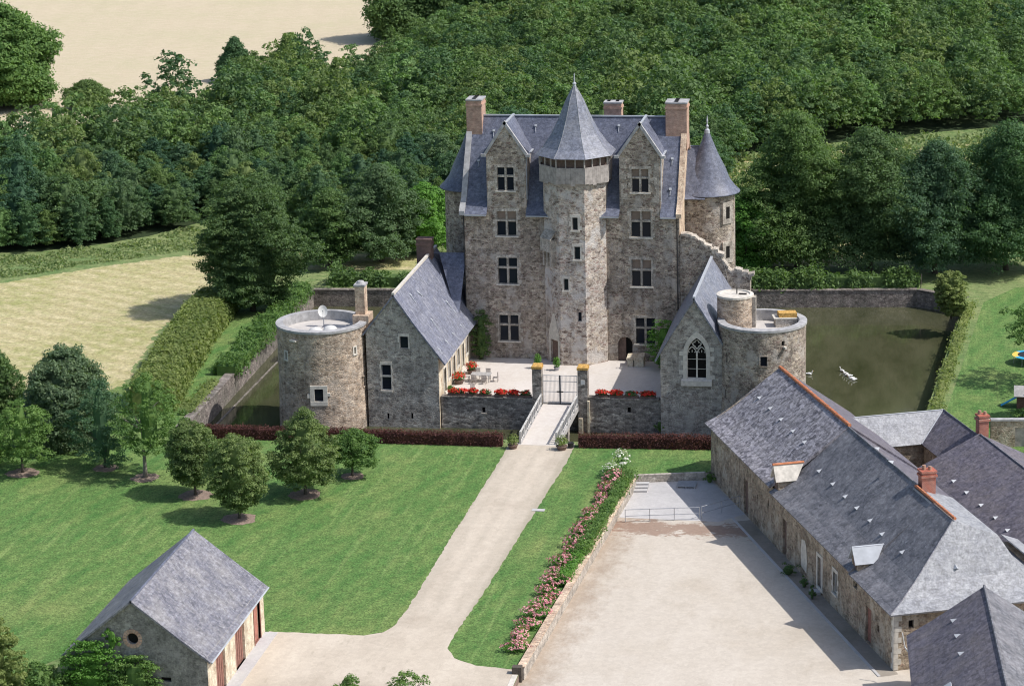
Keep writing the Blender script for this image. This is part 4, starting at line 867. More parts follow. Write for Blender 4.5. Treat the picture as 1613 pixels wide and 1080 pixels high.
# ------------------------------------------------------------------ farm range on the right
B0 = Vector((16.48, -17.2, 0)); UD = Vector((.3818, -.9242, 0)).normalized(); ND = Vector((-UD.y, UD.x, 0))
ND = Vector((.9242, .3818, 0)).normalized(); WN = -ND
def R(u, v, z): return B0+UD*u+ND*v+Z*z
def prof_roof(mb, u0_, u1_, pr, t=.16, du0=(0, 0), du1=(0, 0)):
    for (va, za), (vb, zb) in zip(pr, pr[1:]): mb.slab([R(u0_, va, za), R(u1_, va, za), R(u1_, vb, zb), R(u0_, vb, zb)], t)
rg = thing('farm_range', 'long stone farm range with a stepped slate roof along the right of the yard', 'farm building', tuple(R(22, 0, -.6)))
# yard wall: openings as (u0,u1,z0,z1)
ZB, HV = -.6, 12.6
doors = [(9.6, 10.75, -.55, 2.6), (20.2, 21.2, -.55, 2.5), (28.95, 29.95, -.35, 2.35), (39.9, 41.1, -.5, 2.3)]
wnds = [(32.6, 33.5, .7, 2.4), (4.2, 4.5, 1.6, 2.1), (13.3, 13.65, 1.9, 2.3), (16.2, 16.6, 2.3, 2.8), (42.4, 42.8, 1.2, 1.7), (37.1, 37.9, 2.75, 3.25)]
mb = MB(); NW = WN
outl = [(-.2, ZB-.3), (45.8, ZB-.3), (45.8, 4.05), (37.3, 4.05), (37.3, 4.2), (17.6, 4.3), (17.6, 4.75), (-.2, 4.75)]
mb.panel(tuple(B0), tuple(UD), tuple(WN), outl, [rect(*d) for d in doors+wnds], .35)
mb.panel(tuple(R(-.2, 0, 0)), tuple(ND), tuple(-UD), [(0, ZB-.5), (13, ZB-.5), (13, 4.5), (6.5, 9.0), (0, 4.7)], (), .3)
mb.panel(tuple(R(0, 12.6, 0)), tuple(UD), tuple(ND), [(-.2, ZB), (45.8, ZB), (45.8, 4.0), (-.2, 4.6)], (), .3)
part('yard_wall', mb, M['ochre'], rg)
mb = MB(); mb.panel(tuple(R(45.8, 0, 0)), tuple(ND), tuple(UD), [(0, ZB-.3), (12.6, ZB-.3), (12.6, 4.0), (0, 4.0)], [rect(1.1, 1.5, 2.6, 3.2)], .3); part('end_wall', mb, M['ochre'], rg)
mb = MB(); mb.obox(R(45.79, 1.05, 2.55)-UD*.28, UD*.02, ND*.5, Z*.7); part('opening', mb, M['dark'], rg)
mb = MB(); r = random.Random(3)
for k in range(11):
    z0 = ZB+.05+k*.42; wd = .55 if k % 2 else .3; mb.obox(R(45.8, .02, z0)+UD*.03, ND*wd, -UD*.1, Z*.4)
    mb.obox(R(45.82, 0, z0)+WN*.03, -UD*(.3 if k % 2 else .5), -WN*.1, Z*.4)
part('corner_quoins', mb, M['tuffeau'], rg)
kinds = ['door', 'door', 'oldwood', 'door_red']
for i, (a, b, c, d) in enumerate(doors):
    mb = MB(); mb.obox(R(a, .2, c), UD*(b-a), ND*.06, Z*(d-c)); dd = part('door', mb, M[kinds[i]], rg)
    mb = MB(); n = 5
    for k in range(n): mb.obox(R(a+(b-a)*k/n+.01, .17, c+.05), UD*((b-a)/n-.03), ND*.03, Z*(d-c-.1))
    part('boards', mb, M[kinds[i]], dd)
    if i == 2:
        mb = MB(); frame_bars(mb, R(0, 0, 0), tuple(UD), tuple(WN), a-.25, b+.25, c-.05, d+.25, .25, .04, .12); part('surround', mb, M['tuffeau'], dd)
for i, (a, b, c, d) in enumerate(wnds):
    if i == 0: window(rg, tuple(B0), tuple(UD), tuple(WN), a, b, c, d, cross=False, sur=.25, mat='tuffeau', bar='white'); continue
    mb = MB(); mb.obox(R(a, .22, c), UD*(b-a), ND*.05, Z*(d-c)); part('opening', mb, M['dark'], rg)
mb = MB(); mb.panel(tuple(B0+WN*.03), tuple(UD), tuple(WN), [(25.0, .1), (26.3, -.1), (26.5, .9), (26.2, 2.2), (25.9, 2.5), (25.1, 2.4), (24.9, 1.2)], (), .0); part('plaster_patch', mb, M['tuffeau'], rg)
# three slate roofs, each with a kicked-up eave, and the hipped end
mb = MB(); PA = [(-.5, 4.55), (.6, 5.05), (1.9, 5.8), (6.5, 9.1)]; prof_roof(mb, -.5, 17.9, PA, .22)
fa = part('roof', mb, M['slate_r'], rg, 'rough lichened slates under an orange tile ridge')
mb = MB(); prof_roof(mb, -.5, 17.9, [(13.1, 4.4), (6.5, 9.1)], .2); prof_roof(mb, 17.9, 34.0, [(13.0, 4.3), (6.4, 8.95)], .16); part('rear_roof', mb, M['slate_m'], rg)
mb = MB(); r = random.Random(9)
for k in range(46):
    u = -.5+k*.4; mb.tube([R(u, 6.5, 9.12+r.uniform(-.02, .03)), R(u+.42, 6.5, 9.16+r.uniform(-.02, .03))], .15, 8)
part('ridge_tiles', mb, M['terracotta'], rg)
mb = MB(); PB = [(-.48, 4.08), (.6, 4.58), (2.0, 5.42), (6.4, 8.95)]
prof_roof(mb, 17.92, 37.25, PB, .16); part('roof', mb, M['slate_d'], rg, 'dark green-grey slates in the middle section')
mb = MB(); PC = [(-.48, 3.9), (.9, 4.5), (2.2, 5.35), (6.1, 8.85)]; ua, ue = 41.4, 46.25
def hipu(z): return ue-(z-3.9)/(8.85-3.9)*(ue-ua) if z > 4.85 else ue-(z-3.9)*1.9
H = [(PC[0][0], PC[0][1], ue), (PC[1][0], PC[1][1], ue-1.25), (PC[2][0], PC[2][1], ue-2.25), (PC[3][0], PC[3][1], ua)]
for (va, za, ua_), (vb, zb, ub_) in zip(H, H[1:]): mb.slab([R(37.26, va, za), R(ua_, va, za), R(ub_, vb, zb), R(37.26, vb, zb)], .16)
part('roof', mb, M['slate_d'], rg, 'dark slates next to the hipped end')
mb = MB(); VR = [13.1, 11.8, 10.6, 6.1]
for i in (0, 1): mb.slab([R(H[i][2], H[i][0], H[i][1]), R(H[i][2], VR[i], H[i][1]), R(H[i+1][2]+.001, VR[i+1], H[i+1][1]), R(H[i+1][2], H[i+1][0], H[i+1][1])], .16)
um = ua+(8.85-7.7)/(8.85-5.35)*(H[2][2]-ua); mb.slab([R(H[2][2], H[2][0], H[2][1]), R(H[2][2], VR[2], H[2][1]), R(um, 9.3, 7.7), R(H[3][2], 6.1, 8.85)], .16)
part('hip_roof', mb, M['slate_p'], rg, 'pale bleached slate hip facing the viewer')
mb = MB()
VZ = [(13.1, 3.9, H[0][2]), (11.8, 4.5, H[1][2]), (10.6, 5.35, H[2][2]), (9.3, 7.7, um), (6.1, 8.85, ua)]
for p_, q_ in zip(VZ, VZ[1:]): mb.slab([R(33.4, p_[0], p_[1]), R(p_[2], p_[0], p_[1]), R(q_[2], q_[0], q_[1]), R(33.4, q_[0], q_[1])], .16)
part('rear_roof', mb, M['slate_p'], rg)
mb = MB()
for (va, za, ua_), (vb, zb, ub_) in zip(H, H[1:]): mb.tube([R(ua_, va, za+.03), R(ub_, vb, zb+.03)], .05, 5)
part('hip_ridge', mb, M['slate_b'], rg); mb = MB(); mb.tube([R(17.9, 6.42, 9.0), R(33.5, 6.4, 9.0)], .08, 6); part('ridge', mb, M['slate_d'], rg)
mb = MB()
for k in range(19): mb.tube([R(33.5+k*.42, 6.25, 8.97), R(33.5+k*.42+.44, 6.25, 9.0)], .12, 6)
part('ridge_tiles', mb, M['terracotta'], rg)
chimney(rg, *(0, 1, 0, 1), 0, 1, 'redbrick') if False else None
def rchim(par, u, v, z0, z1, hu, hv, mat, lab):
    mb = MB(); mb.obox(R(u-hu, v-hv, z0), UD*2*hu, ND*2*hv, Z*(z1-z0)); c = part('chimney', mb, M[mat], par, lab)
    mb = MB(); mb.obox(R(u-hu-.1, v-hv-.1, z1-.35), UD*(2*hu+.2), ND*(2*hv+.2), Z*.18); mb.obox(R(u-hu-.08, v-hv-.08, z1), UD*(2*hu+.16), ND*(2*hv+.16), Z*.15); part('cap', mb, M[mat], c)
    mb = MB(); q = R(u, v, z1+.15); mb.lathe(q.x-.25, q.y, [(.17, q.z), (.14, q.z+.35), (.0, q.z+.36)], 8); mb.lathe(q.x+.2, q.y, [(.15, q.z), (.13, q.z+.28), (.0, q.z+.29)], 8); part('chimney_pot', mb, M['pot'], c)
rchim(rg, 33.4, 7.2, 7.5, 10.0, .42, .55, 'redbrick', 'red brick chimney on the range ridge')
# dormers
def gdormer(uc, hw_, v0, v1, v2, zt, zl, mat, lab, tiles):
    """small gabled loft dormer: ridge runs into the roof, one slope towards the viewer"""
    mb = MB(); mb.panel(tuple(R(0, v0+.12, 0)), tuple(UD), tuple(WN), [(uc-hw_+.1, 3.9), (uc+hw_-.1, 3.9), (uc+hw_-.1, zl+.02), (uc, zt-.12), (uc-hw_+.1, zl+.02)], (), .1)
    mb.obox(R(uc-hw_+.1, v0+.12, 3.9), UD*.02, ND*1.4, Z*(zl-3.9)); mb.obox(R(uc+hw_-.1, v0+.12, 3.9), UD*.02, ND*1.4, Z*(zl-3.9)); d = part('dormer', mb, M['ochre'], rg)
    mb = MB()
    for s_ in (1, -1): mb.slab([R(uc+s_*hw_*1.15, v0-.15, zl-.1), R(uc+s_*hw_*1.15, v1, zl-.1), R(uc, v2, zt), R(uc, v0-.15, zt)], .1)
    part('dormer_roof', mb, M[mat], d, lab); mb = MB(); mb.obox(R(uc-.35, v0+.09, 4.25), UD*.7, ND*.03, Z*.85); part('opening', mb, M['door'], d)
    if tiles: mb = MB(); mb.tube([R(uc, v0-.2, zt+.03), R(uc, v2, zt+.03)], .11, 6); part('ridge_tiles', mb, M['terracotta'], d)
gdormer(18.1, .7, .0, 1.6, 2.5, 6.4, 5.25, 'tuffeau', 'pale lichened dormer roof with an orange ridge', True)
gdormer(37.1, .75, .0, 1.5, 2.4, 5.95, 4.85, 'zinc', 'pale metal sheet dormer roof', False)
def vents(par, pxs, P, nrm, mat='zinc'):
    nrm = Vector(nrm).normalized()
    for x, y in pxs:
        p = Vector([float(q) for q in gpl(x, y, tuple(P), tuple(nrm))]); a = Z.cross(nrm).normalized(); dn = (-(Z-nrm*Z.dot(nrm))).normalized()
        mb = MB(); A_, B_, C_ = p+a*.22+nrm*.03, p-a*.22+nrm*.03, p+dn*.1+nrm*.24; top = p-dn*.28+nrm*.02
        f0, f1 = p+a*.2+dn*.12+nrm*.02, p-a*.2+dn*.12+nrm*.02; hh = p+dn*.14+nrm*.26
        mb.face([f0, hh, top]); mb.face([top, hh, f1]); mb.face([f0, f1, hh]); part('roof_vent', mb, M[mat], par)
c5 = lambda l: [(1100+x/2.117, 570+y/2.117) for x, y in l]
def nrm3(a, b, c):
    n = (b-a).cross(c-a); return n if n.z > 0 else -n
vents(rg, c5([(205, 120), (241, 155), (277, 192), (317, 231), (355, 268)]), R(0, 1.9, 5.8), nrm3(R(0, 1.9, 5.8), R(10, 1.9, 5.8), R(0, 6.5, 9.1)))
vents(rg, c5([(404, 364), (450, 407), (491, 449), (530, 487), (574, 529), (614, 574)]), R(20, 2.0, 5.42), nrm3(R(20, 2.0, 5.42), R(30, 2.0, 5.42), R(20, 6.4, 8.95)))
vents(rg, c5([(681, 634)]), R(38, 2.2, 5.35), nrm3(R(38, 2.2, 5.35), R(40, 2.2, 5.35), R(38, 6.1, 8.85)))
vents(rg, c5([(858, 684)]), R(44.0, 2.2, 5.35), nrm3(R(44.0, 2.2, 5.35), R(44.0, 9, 5.35), R(41.4, 6.1, 8.85)))
vents(rg, c5([(594, 290), (641, 335)]), R(20, 6.5, 9.0), nrm3(R(20, 6.5, 9.0), R(30, 6.5, 9.0), R(20, 13, 4.4)))
# pale lean-to strip behind the hipped section
lt2 = thing('lean_to', 'narrow lean-to with a pale metal roof between the hipped range and the right wing', 'lean-to', tuple(R(40, 13.5, -.6)))
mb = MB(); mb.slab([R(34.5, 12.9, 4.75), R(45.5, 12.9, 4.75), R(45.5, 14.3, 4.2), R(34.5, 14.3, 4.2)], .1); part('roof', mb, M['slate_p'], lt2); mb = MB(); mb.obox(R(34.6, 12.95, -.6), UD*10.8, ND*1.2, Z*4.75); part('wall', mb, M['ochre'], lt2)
# far cross wing and right wing
pw = thing('cross_wing', 'low wing with a pale zinc roof closing the far end of the inner yard', 'farm building', tuple(R(7, 15, -.6)))
vr, zr_, ur = 19.7, 5.7, 5.4; ve, ze_, uee = 16.75, 3.55, 7.9
mb = MB(); mb.slab([R(ur, 10.6, zr_), R(uee, 12.8, ze_), R(uee, ve, ze_), R(ur, vr, zr_)], .14); mb.slab([R(ur, 10.6, zr_), R(ur, vr, zr_), R(ur-2.6, vr+2.6, ze_), R(ur-2.6, 12.5, ze_)], .14); part('roof', mb, M['slate_p'], pw)
mb = MB(); mb.obox(R(uee-.35, 12.6, -.6), -UD*.4, ND*6.5, Z*3.95); part('wall', mb, M['ochre'], pw); mb = MB(); mb.tube([R(ur, 11.4, zr_+.03), R(ur, vr, zr_+.03)], .06, 5); mb.tube([R(ur, vr, zr_+.03), R(uee, ve, ze_+.03)], .05, 5); part('ridge', mb, M['zinc'], pw)
mb = MB(); mb.obox(R(uee-.3, 13.2, .6), -UD*.1, ND*2.2, Z*1.4); part('opening', mb, M['dark'], pw)
rwg = thing('right_wing', 'slate roofed wing at the right edge behind the hipped range, with red brick chimney', 'farm building', tuple(R(25, 19, -.6)))
mb = MB(); mb.slab([R(ur, vr, zr_), R(uee, ve, ze_), R(14.3, ve, ze_), R(14.3, vr, zr_)], .14); mb.slab([R(ur, vr, zr_), R(14.3, vr, zr_), R(14.3, vr+3, ze_), R(ur-2.6, vr+2.6, ze_)], .14); part('roof', mb, M['slate_m'], rwg)
mb = MB(); z2 = 6.1; mb.slab([R(14.0, 13.5, 3.3), R(37.2, 13.5, 3.3), R(37.2, 19.2, z2), R(14.0, 19.5, z2)], .18); part('roof', mb, M['slate_m'], rwg, 'wider dark roof with five pale vents')
mb = MB(); mb.slab([R(14.0, 25, 3.3), R(14, 19.5, z2), R(37.2, 19.2, z2), R(37.2, 25, 3.3)], .18); part('rear_roof', mb, M['slate_m'], rwg)
mb = MB(); mb.obox(R(uee-.2, ve+.3, -.6), UD*(14.4-uee), ND*5.5, Z*3.95); mb.obox(R(14.3, 13.9, -.6), UD*22.6, ND*10.7, Z*3.85); mb.panel(tuple(R(36.95, 13.9, 0)), tuple(ND), tuple(UD), [(0, -.6), (10.8, -.6), (10.8, 3.4), (5.4, z2-.1), (0, 3.4)], (), .1); part('wall', mb, M['ochre'], rwg)
mb = MB(); mb.tube([R(14.3, 19.5, z2+.03), R(37.2, 19.2, z2+.03)], .07, 5); mb.tube([R(ur, vr, zr_+.03), R(14.2, vr, zr_+.03)], .06, 5); part('ridge', mb, M['slate_d'], rwg)
rchim(rwg, 13.0, 20.2, 4.2, 7.3, .42, .42, 'redbrick', 'red brick chimney at the right wing')
vents(rwg, c5([(852, 398), (895, 436), (943, 478), (991, 520), (1031, 562)]), R(20, 13.5, 3.3), nrm3(R(20, 13.5, 3.3), R(30, 13.5, 3.3), R(20, 19.4, z2)))
# garden wall and white terrace at the right edge
gw_ = thing('garden_wall', 'tan stone garden wall with a doorway at the right edge before the lawn', 'wall', (47, -6.5, -.6))
mb = MB(); mb.panel((41.0, -7.2, 0), tuple(Vector((1, .12, 0)).normalized()), tuple(Vector((.12, -1, 0)).normalized()), [(0, -.6), (14, -.6), (14, 2.5), (0, 2.5)], [rect(2.2, 3.9, -.59, 1.9)], .4, back=.5); part('masonry', mb, M['ochre'], gw_)
mb = MB(); mb.obox((41.0, -7.27, 2.5), Vector((13.9, 1.67, 0)), (-.07, .65, 0), (0, 0, .14)); part('coping', mb, M['coping'], gw_); mb = MB(); mb.obox((43.15, -6.75, -.6), (1.8, .2, 0), (0, .05, 0), (0, 0, 2.5)); part('door', mb, M['oldwood'], gw_)
sheet('terrace', [[(44.5, -25), (43.2, -8.2), (60, -6.2), (60, -25)]], -.58, M['render'])
# building at the lower right corner
br2 = thing('slate_barn', 'dark slate roofed outbuilding cut off by the lower right corner', 'farm building', (40.3, -72, -.6))
XA, XBc = 40.25, 41.85
mb = MB(); mb.slab([(34.9, -62.3, 3.3), (36.6, -62.1, 4.4), (37.8, -84, 4.4), (36.3, -84, 3.3)], .16); mb.slab([(36.6, -62.1, 4.4), (XA, -61.6, 7.0), (XA+1.75, -84, 7.0), (37.8, -84, 4.4)], .16); part('roof', mb, M['slate_m'], br2)
mb = MB(); mb.slab([(XA, -61.6, 7.0), (46, -61.4, 3.3), (47.6, -84, 3.3), (XA+1.75, -84, 7.0)], .16); part('far_roof', mb, M['slate_d'], br2)
mb = MB(); mb.panel((35.3, -62.6, 0), (1, .03, 0), (0, 1, 0), [(0, -.6), (10.4, -.6), (10.4, 3.2), (5, 6.85), (0, 3.3)], (), .1); mb.face([(35.4, -62.6, -.6), (36.7, -84, -.6), (36.7, -84, 3.4), (35.4, -62.6, 3.4)]); part('wall', mb, M['ochre'], br2)
mb = MB(); mb.tube([(XA, -61.6, 7.04), (XA+1.75, -84, 7.04)], .1, 6); part('ridge', mb, M['slate_d'], br2)
vents(br2, c5([(852, 862), (865, 913), (877, 972)]), (36.6, -62.1, 4.4), nrm3(Vector((36.6, -62.1, 4.4)), Vector((37.8, -84, 4.4)), Vector((XA, -61.6, 7.0))))
P = gpl(1477, 1079, (36.6, -62.1, 4.4), tuple(nrm3(Vector((36.6, -62.1, 4.4)), Vector((37.8, -84, 4.4)), Vector((XA, -61.6, 7.0))))); mb = MB(); mb.obox((P[0]-1.3, P[1]-1.2, P[2]-.85), (2.2, .1, 1.55), (.09, -1.3, 0), (-.06, 0, .1)); part('roof_window', mb, M['zinc'], br2)
mb = MB(); mb.tube([(34.6, -61.5, 3.2), (34.8, -61.7, 2.2), (35.2, -62.4, 1.9)], .05, 6); part('downpipe', mb, M['white'], br2)
# ------------------------------------------------------------------ barn, lower left
bn = thing('barn', 'small slate roofed barn with red brown doors and ivy on its gable, lower left', 'barn', (-18.4, -66, 0))
bx0, bx1, by0, by1, bxr, bze, bzr = -23.5, -13.2, -73.6, -59.1, -18.45, 3.9, 7.95
circ = [(-18.55+.42*cos(2*pi*k/16), 5.05+.42*sin(2*pi*k/16)) for k in range(16)]
mb = MB(); mb.panel((0, by0, 0), FU, FN, [(bx0, -.5), (bx1, -.5), (bx1, bze), (bxr, bzr-.05), (bx0, bze)], [circ, rect(-16.7, -15.9, 1.9, 2.25)], .3)
mb.face([(bx0, by0, -.5), (bx0, by0, bze), (bx0, by1, bze), (bx0, by1, -.5)]); mb.face([(bx1, by1, 0), (bx0, by1, 0), (bx0, by1, bze), (bxr, by1, bzr-.05), (bx1, by1, bze)]); part('gable_wall', mb, M['barnstone'], bn)
mb = MB()
for k in range(16):
    a0, a1 = 2*pi*k/16+.03, 2*pi*(k+1)/16-.03; P = lambda a, q: (-18.55+q*cos(a), by0-.03, 5.05+q*sin(a)); mb.face([P(a0, .42), P(a1, .42), P(a1, .72), P(a0, .72)])
oc = part('oculus', mb, M['brick'], bn); mb = MB(); mb.box((-19.1, by0+.28, 4.5), (-18.0, by0+.3, 5.6)); part('opening', mb, M['dark'], oc); mb = MB(); mb.box((-16.8, by0+.28, 1.8), (-15.8, by0+.3, 2.4)); part('opening', mb, M['dark'], bn)
bdoors = [(-61.9, -60.3, .0, 3.1), (-66.8, -64.4, .0, 3.2), (-71.6, -69.4, .0, 3.2)]
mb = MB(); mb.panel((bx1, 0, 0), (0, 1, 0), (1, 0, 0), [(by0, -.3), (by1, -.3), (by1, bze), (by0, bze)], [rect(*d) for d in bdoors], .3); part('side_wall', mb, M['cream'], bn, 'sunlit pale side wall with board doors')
for i, d in enumerate(bdoors):
    mb = MB()
    if i == 0:      # open leaf and lattice brick panel
        mb.box((bx1-.28, d[0], d[2]), (bx1-.2, d[1], d[3])); dd = part('door', mb, M['redbrick'], bn, 'narrow red lattice door'); mb = MB(); frame_bars(mb, (bx1, 0, 0), (0, 1, 0), (1, 0, 0), d[0]-.12, d[1]+.12, d[2]-.1, d[3]+.1, .12, .05, .2); part('frame', mb, M['door_red'], dd)
    else:
        mb.box((bx1-.24, d[0], d[2]), (bx1-.2, d[1], d[3])); dd = part('door', mb, M['door_red'], bn); mb = MB(); n = 10
        for k in range(n): y = d[0]+(d[1]-d[0])*k/n; mb.box((bx1-.2, y+.02, d[2]+.03), (bx1-.155-.02*(k % 2), y+(d[1]-d[0])/n-.02, d[3]-.03))
        part('boards', mb, M['door_red'], dd)
mb = MB(); mb.slab([(bx1+.35, by0-.25, bze-.28), (bx1+.35, by1+.25, bze-.28), (-15.0, by1+.25, 5.25), (-15.0, by0-.25, 5.25)], .14); mb.slab([(-15.0, by0-.25, 5.25), (-15.0, by1+.25, 5.25), (bxr, by1+.25, bzr), (bxr, by0-.25, bzr)], .14)
mb.slab([(bx0-.35, by0-.25, bze-.3), (bxr, by0-.25, bzr), (bxr, by1+.25, bzr), (bx0-.35, by1+.25, bze-.3)], .14); part('roof', mb, M['slate_b'], bn)
mb = MB(); mb.tube([(bxr, by0-.25, bzr), (bxr, by1+.25, bzr)], .09, 6); part('ridge', mb, M['slate'], bn)
mb = MB(); mb.tube([(bx1+.4, by0-.2, bze-.34), (bx1+.4, by1+.2, bze-.34)], .07, 6); part('gutter', mb, M['zinc'], bn)
mb = MB(); mb.box((bx1, by0, .0), (bx1+1.0, by1, .06)); solo('kerb', mb, M['concrete'], 'grey concrete apron along the foot of the barn doors', 'kerb')
# ------------------------------------------------------------------ yard wall, ramp and railing
wa, wb = Vector((7.2, -64.4, 0)), Vector((9.65, -20.5, 0)); d = (wb-wa); L = d.length; d.normalize(); n = Vector((d.y, -d.x, 0))
yw = thing('retaining_wall', 'low stone retaining wall topped with pink tiles between the rose bed and the yard', 'wall', (8.4, -42, -.6))
mb = MB(); mb.obox(wa+Z*-.7, d*L, n*.45, Z*1.05); part('masonry', mb, M['ashlar'], yw)
mb = MB(); r = random.Random(8)
k = 0
while k < L-.5:
    wd = r.uniform(.35, .6); mb.obox(wa+d*k+Z*(.35+r.uniform(0, .02))-n*.06, d*(wd-.02), n*.57, Z*.09); k += wd
part('coping', mb, M['gable'], yw)
mb = MB(); mb.box((6.85, -64.9, -.7), (7.55, -64.35, .55)); part('end_pillar', mb, M['bark'], yw)
mb = MB(); mb.slab([(6.95, -110, .05), (7.4, -110, .05), (7.3, -65.0, .05), (6.9, -65.0, .05)], .7); solo('kerb', mb, M['tuffeau'], 'pale kerb line running down from the end of the retaining wall', 'kerb')
sheet('ramp', [[(9.9, -18.8), (16.2, -17.2), (20.3, -26.4), (18.2, -28.6), (9.4, -28.4)]], -.588, M['concrete'])
sheet('wall_foot_earth', [[tuple(R(u_, v_, 0)[:2]) for u_, v_ in ((11.5, -1.25), (46.5, -1.25), (46.5, .1), (11.5, .1))]], -.592, M['footearth'], .05)
mb = MB(); mb.obox(R(10.5, -1.45, -.6), UD*36, ND*.22, Z*.05); solo('kerb', mb, M['concrete'], 'thin grey kerb line running along the foot of the range wall', 'kerb')
mb = MB(); mb.obox((9.7, -18.75, -.6), (6.5, 1.55, 0), (.08, -.32, 0), (0, 0, .72)); solo('retaining_wall', mb, M['ashlar'], 'short low wall between the far lawn edge and the grey paved ramp', 'wall')
for k in range(3):
    mb = MB(); mb.obox((9.9, -20.6-k*.6, -.6), (1.3, .2, 0), (0, .55, 0), (0, 0, .45-.13*k))
    solo('step', mb, M['concrete'], 'concrete step beside the roses at the top of the grey ramp, '+['the highest', 'the middle one', 'the lowest'][k], 'step', 'concrete steps')
p = gz(1082, 763, -.5); pl = thing('pallet', 'blue-grey slatted pallet lying on the paved ramp by the range wall', 'pallet', (p[0], p[1], -.59)); mb = MB()
for k in range(6): mb.box((p[0]-.85, p[1]-.75+k*.27, -.45), (p[0]+.85, p[1]-.55+k*.27, -.4))
part('slats', mb, M['steel'], pl); mb = MB()
for q in (-.8, -.05, .7): mb.box((p[0]+q, p[1]-.75, -.585), (p[0]+q+.1, p[1]+.8, -.45))
part('bearers', mb, M['planks'], pl)
q0, q1, q2 = gz(985, 822, -.6), gz(1102, 818, -.6), gz(1165, 800, -.6)
rl = thing('railing', 'grey steel two-bar railing across the top of the yard at the ramp edge', 'railing', (q1[0], q1[1], -.6)); mb = MB(); pts = [q0+(q1-q0)*f for f in (0, .33, .66, 1.0)]+[q1+(q2-q1)*f for f in (.05, .55, 1.0)]
for c in pts: mb.tube([c, c+np.array([0, 0, 1.15])], .035, 6)
part('posts', mb, M['steel'], rl); mb = MB()
for h in (.55, 1.12): mb.tube([q0+np.array([0, 0, h]), q1+np.array([0, 0, h])], .03, 6); mb.tube([q1+(q2-q1)*.05+np.array([0, 0, h]), q2+np.array([0, 0, h])], .03, 6)
part('rails', mb, M['steel'], rl)
# ------------------------------------------------------------------ foliage
def quads(me_name, Pq, mat, extra=None):
    """Pq: (n,4,3) leaf quads"""
    n = len(Pq); me = bpy.data.meshes.new(me_name); me.vertices.add(n*4); me.vertices.foreach_set('co', Pq.astype('f4').reshape(-1))
    me.loops.add(n*4); me.loops.foreach_set('vertex_index', np.arange(n*4, dtype='i4')); me.polygons.add(n)
    me.polygons.foreach_set('loop_start', np.arange(0, n*4, 4, dtype='i4')); me.polygons.foreach_set('loop_total', np.full(n, 4, 'i4'))
    me.materials.append(mat); me.update(calc_edges=True); return me
def leaves(rg_, C, size, out=None, up=.35, jit=.8):
    """leaf quads at points C facing roughly `out`"""
    n = len(C); d = rg_.normal(size=(n, 3))*jit + (out if out is not None else 0); d[:, 2] += up
    d /= np.linalg.norm(d, axis=1)[:, None]+1e-9; h = rg_.normal(size=(n, 3)); a = np.cross(d, h); a /= np.linalg.norm(a, axis=1)[:, None]+1e-9; b = np.cross(d, a)
    s = size*rg_.uniform(.6, 1.3, (n, 1)); a = a*s*.5; b = b*s*.5*rg_.uniform(.55, 1, (n, 1))
    return np.stack([C-a-b*.6, C-b, C+a+b*.5, C+b], 1)
PROF = {
 'round': lambda t: np.sqrt(np.clip(1-(2*t-1)**2, 0, 1))*.98+.02,
 'dome': lambda t: np.where(t < .35, .80+.2*np.sin(t/.35*pi/2), np.cos((t-.35)/.65*pi/2)**.62),
 'lime': lambda t: np.where(t < .3, .62+.38*np.sin(t/.3*pi/2), np.cos((t-.3)/.7*pi/2)**.85),
 'cone': lambda t: np.where(t < .15, .7+2*t, (1-(t-.15)/.85)**.8),
 'yew': lambda t: np.where(t < .25, .75+t, np.cos((t-.25)/.75*pi/2)**.7)}
def crown_quads(seed, H, Rr, prof, ncl, clr, nleaf, leaf_s, lump=.22, flat=.75, core=.5, up=.35, fine=1.0):
    leaf_s = leaf_s*.64; nleaf = int(nleaf*2.0*fine)
    rg_ = np.random.default_rng(seed); t = rg_.uniform(0, 1, ncl*3); f = PROF[prof](t); keep = rg_.uniform(0, 1, ncl*3) < (f**1.2*.85+.15); t = t[keep][:ncl]; n = len(t)
    ang = rg_.uniform(0, 2*pi, n); ph = rg_.uniform(0, 6, 6)
    lum = 1+lump*(np.sin(3*ang+ph[0]+5*t)*.5+np.sin(5*ang+ph[1]-7*t)*.4+np.sin(2*ang+ph[2]+9*t)*.5)
    rad = PROF[prof](t)*lum*np.sqrt(rg_.uniform(core**2, 1, n))*Rr
    c = np.stack([rad*np.cos(ang), rad*np.sin(ang), t*H+rg_.normal(0, .02*H, n)], 1)
    csz = clr*rg_.uniform(.6, 1.3, n)
    d = rg_.normal(size=(n, nleaf, 3)); d /= np.linalg.norm(d, axis=2)[:, :, None]; d[:, :, 2] = np.where(d[:, :, 2] < -.2, -d[:, :, 2]*.6, d[:, :, 2])
    rr = rg_.uniform(.55, 1.05, (n, nleaf, 1)); C = c[:, None, :]+d*rr*csz[:, None, None]*np.array([1, 1, flat])
    C = C.reshape(-1, 3); out = d.reshape(-1, 3); C[:, 2] = np.maximum(C[:, 2], -.1*H)
    return leaves(rg_, C, leaf_s, out*1.1, up, .45)
def core_blob(seed, H, Rr, prof, k=.62):
    k = k*.85
    rg_ = random.Random(seed); mb = MB(); seg, rows = 10, 6; pr = []
    for i in range(rows+1): t = .06+.84*i/rows; pr.append((max(float(PROF[prof](np.array(t)))*Rr*k*rg_.uniform(.85, 1.1), .05), t*H))
    mb.lathe(0, 0, [(.01, pr[0][1])]+pr+[(.01, pr[-1][1]+.02)], seg); return mb
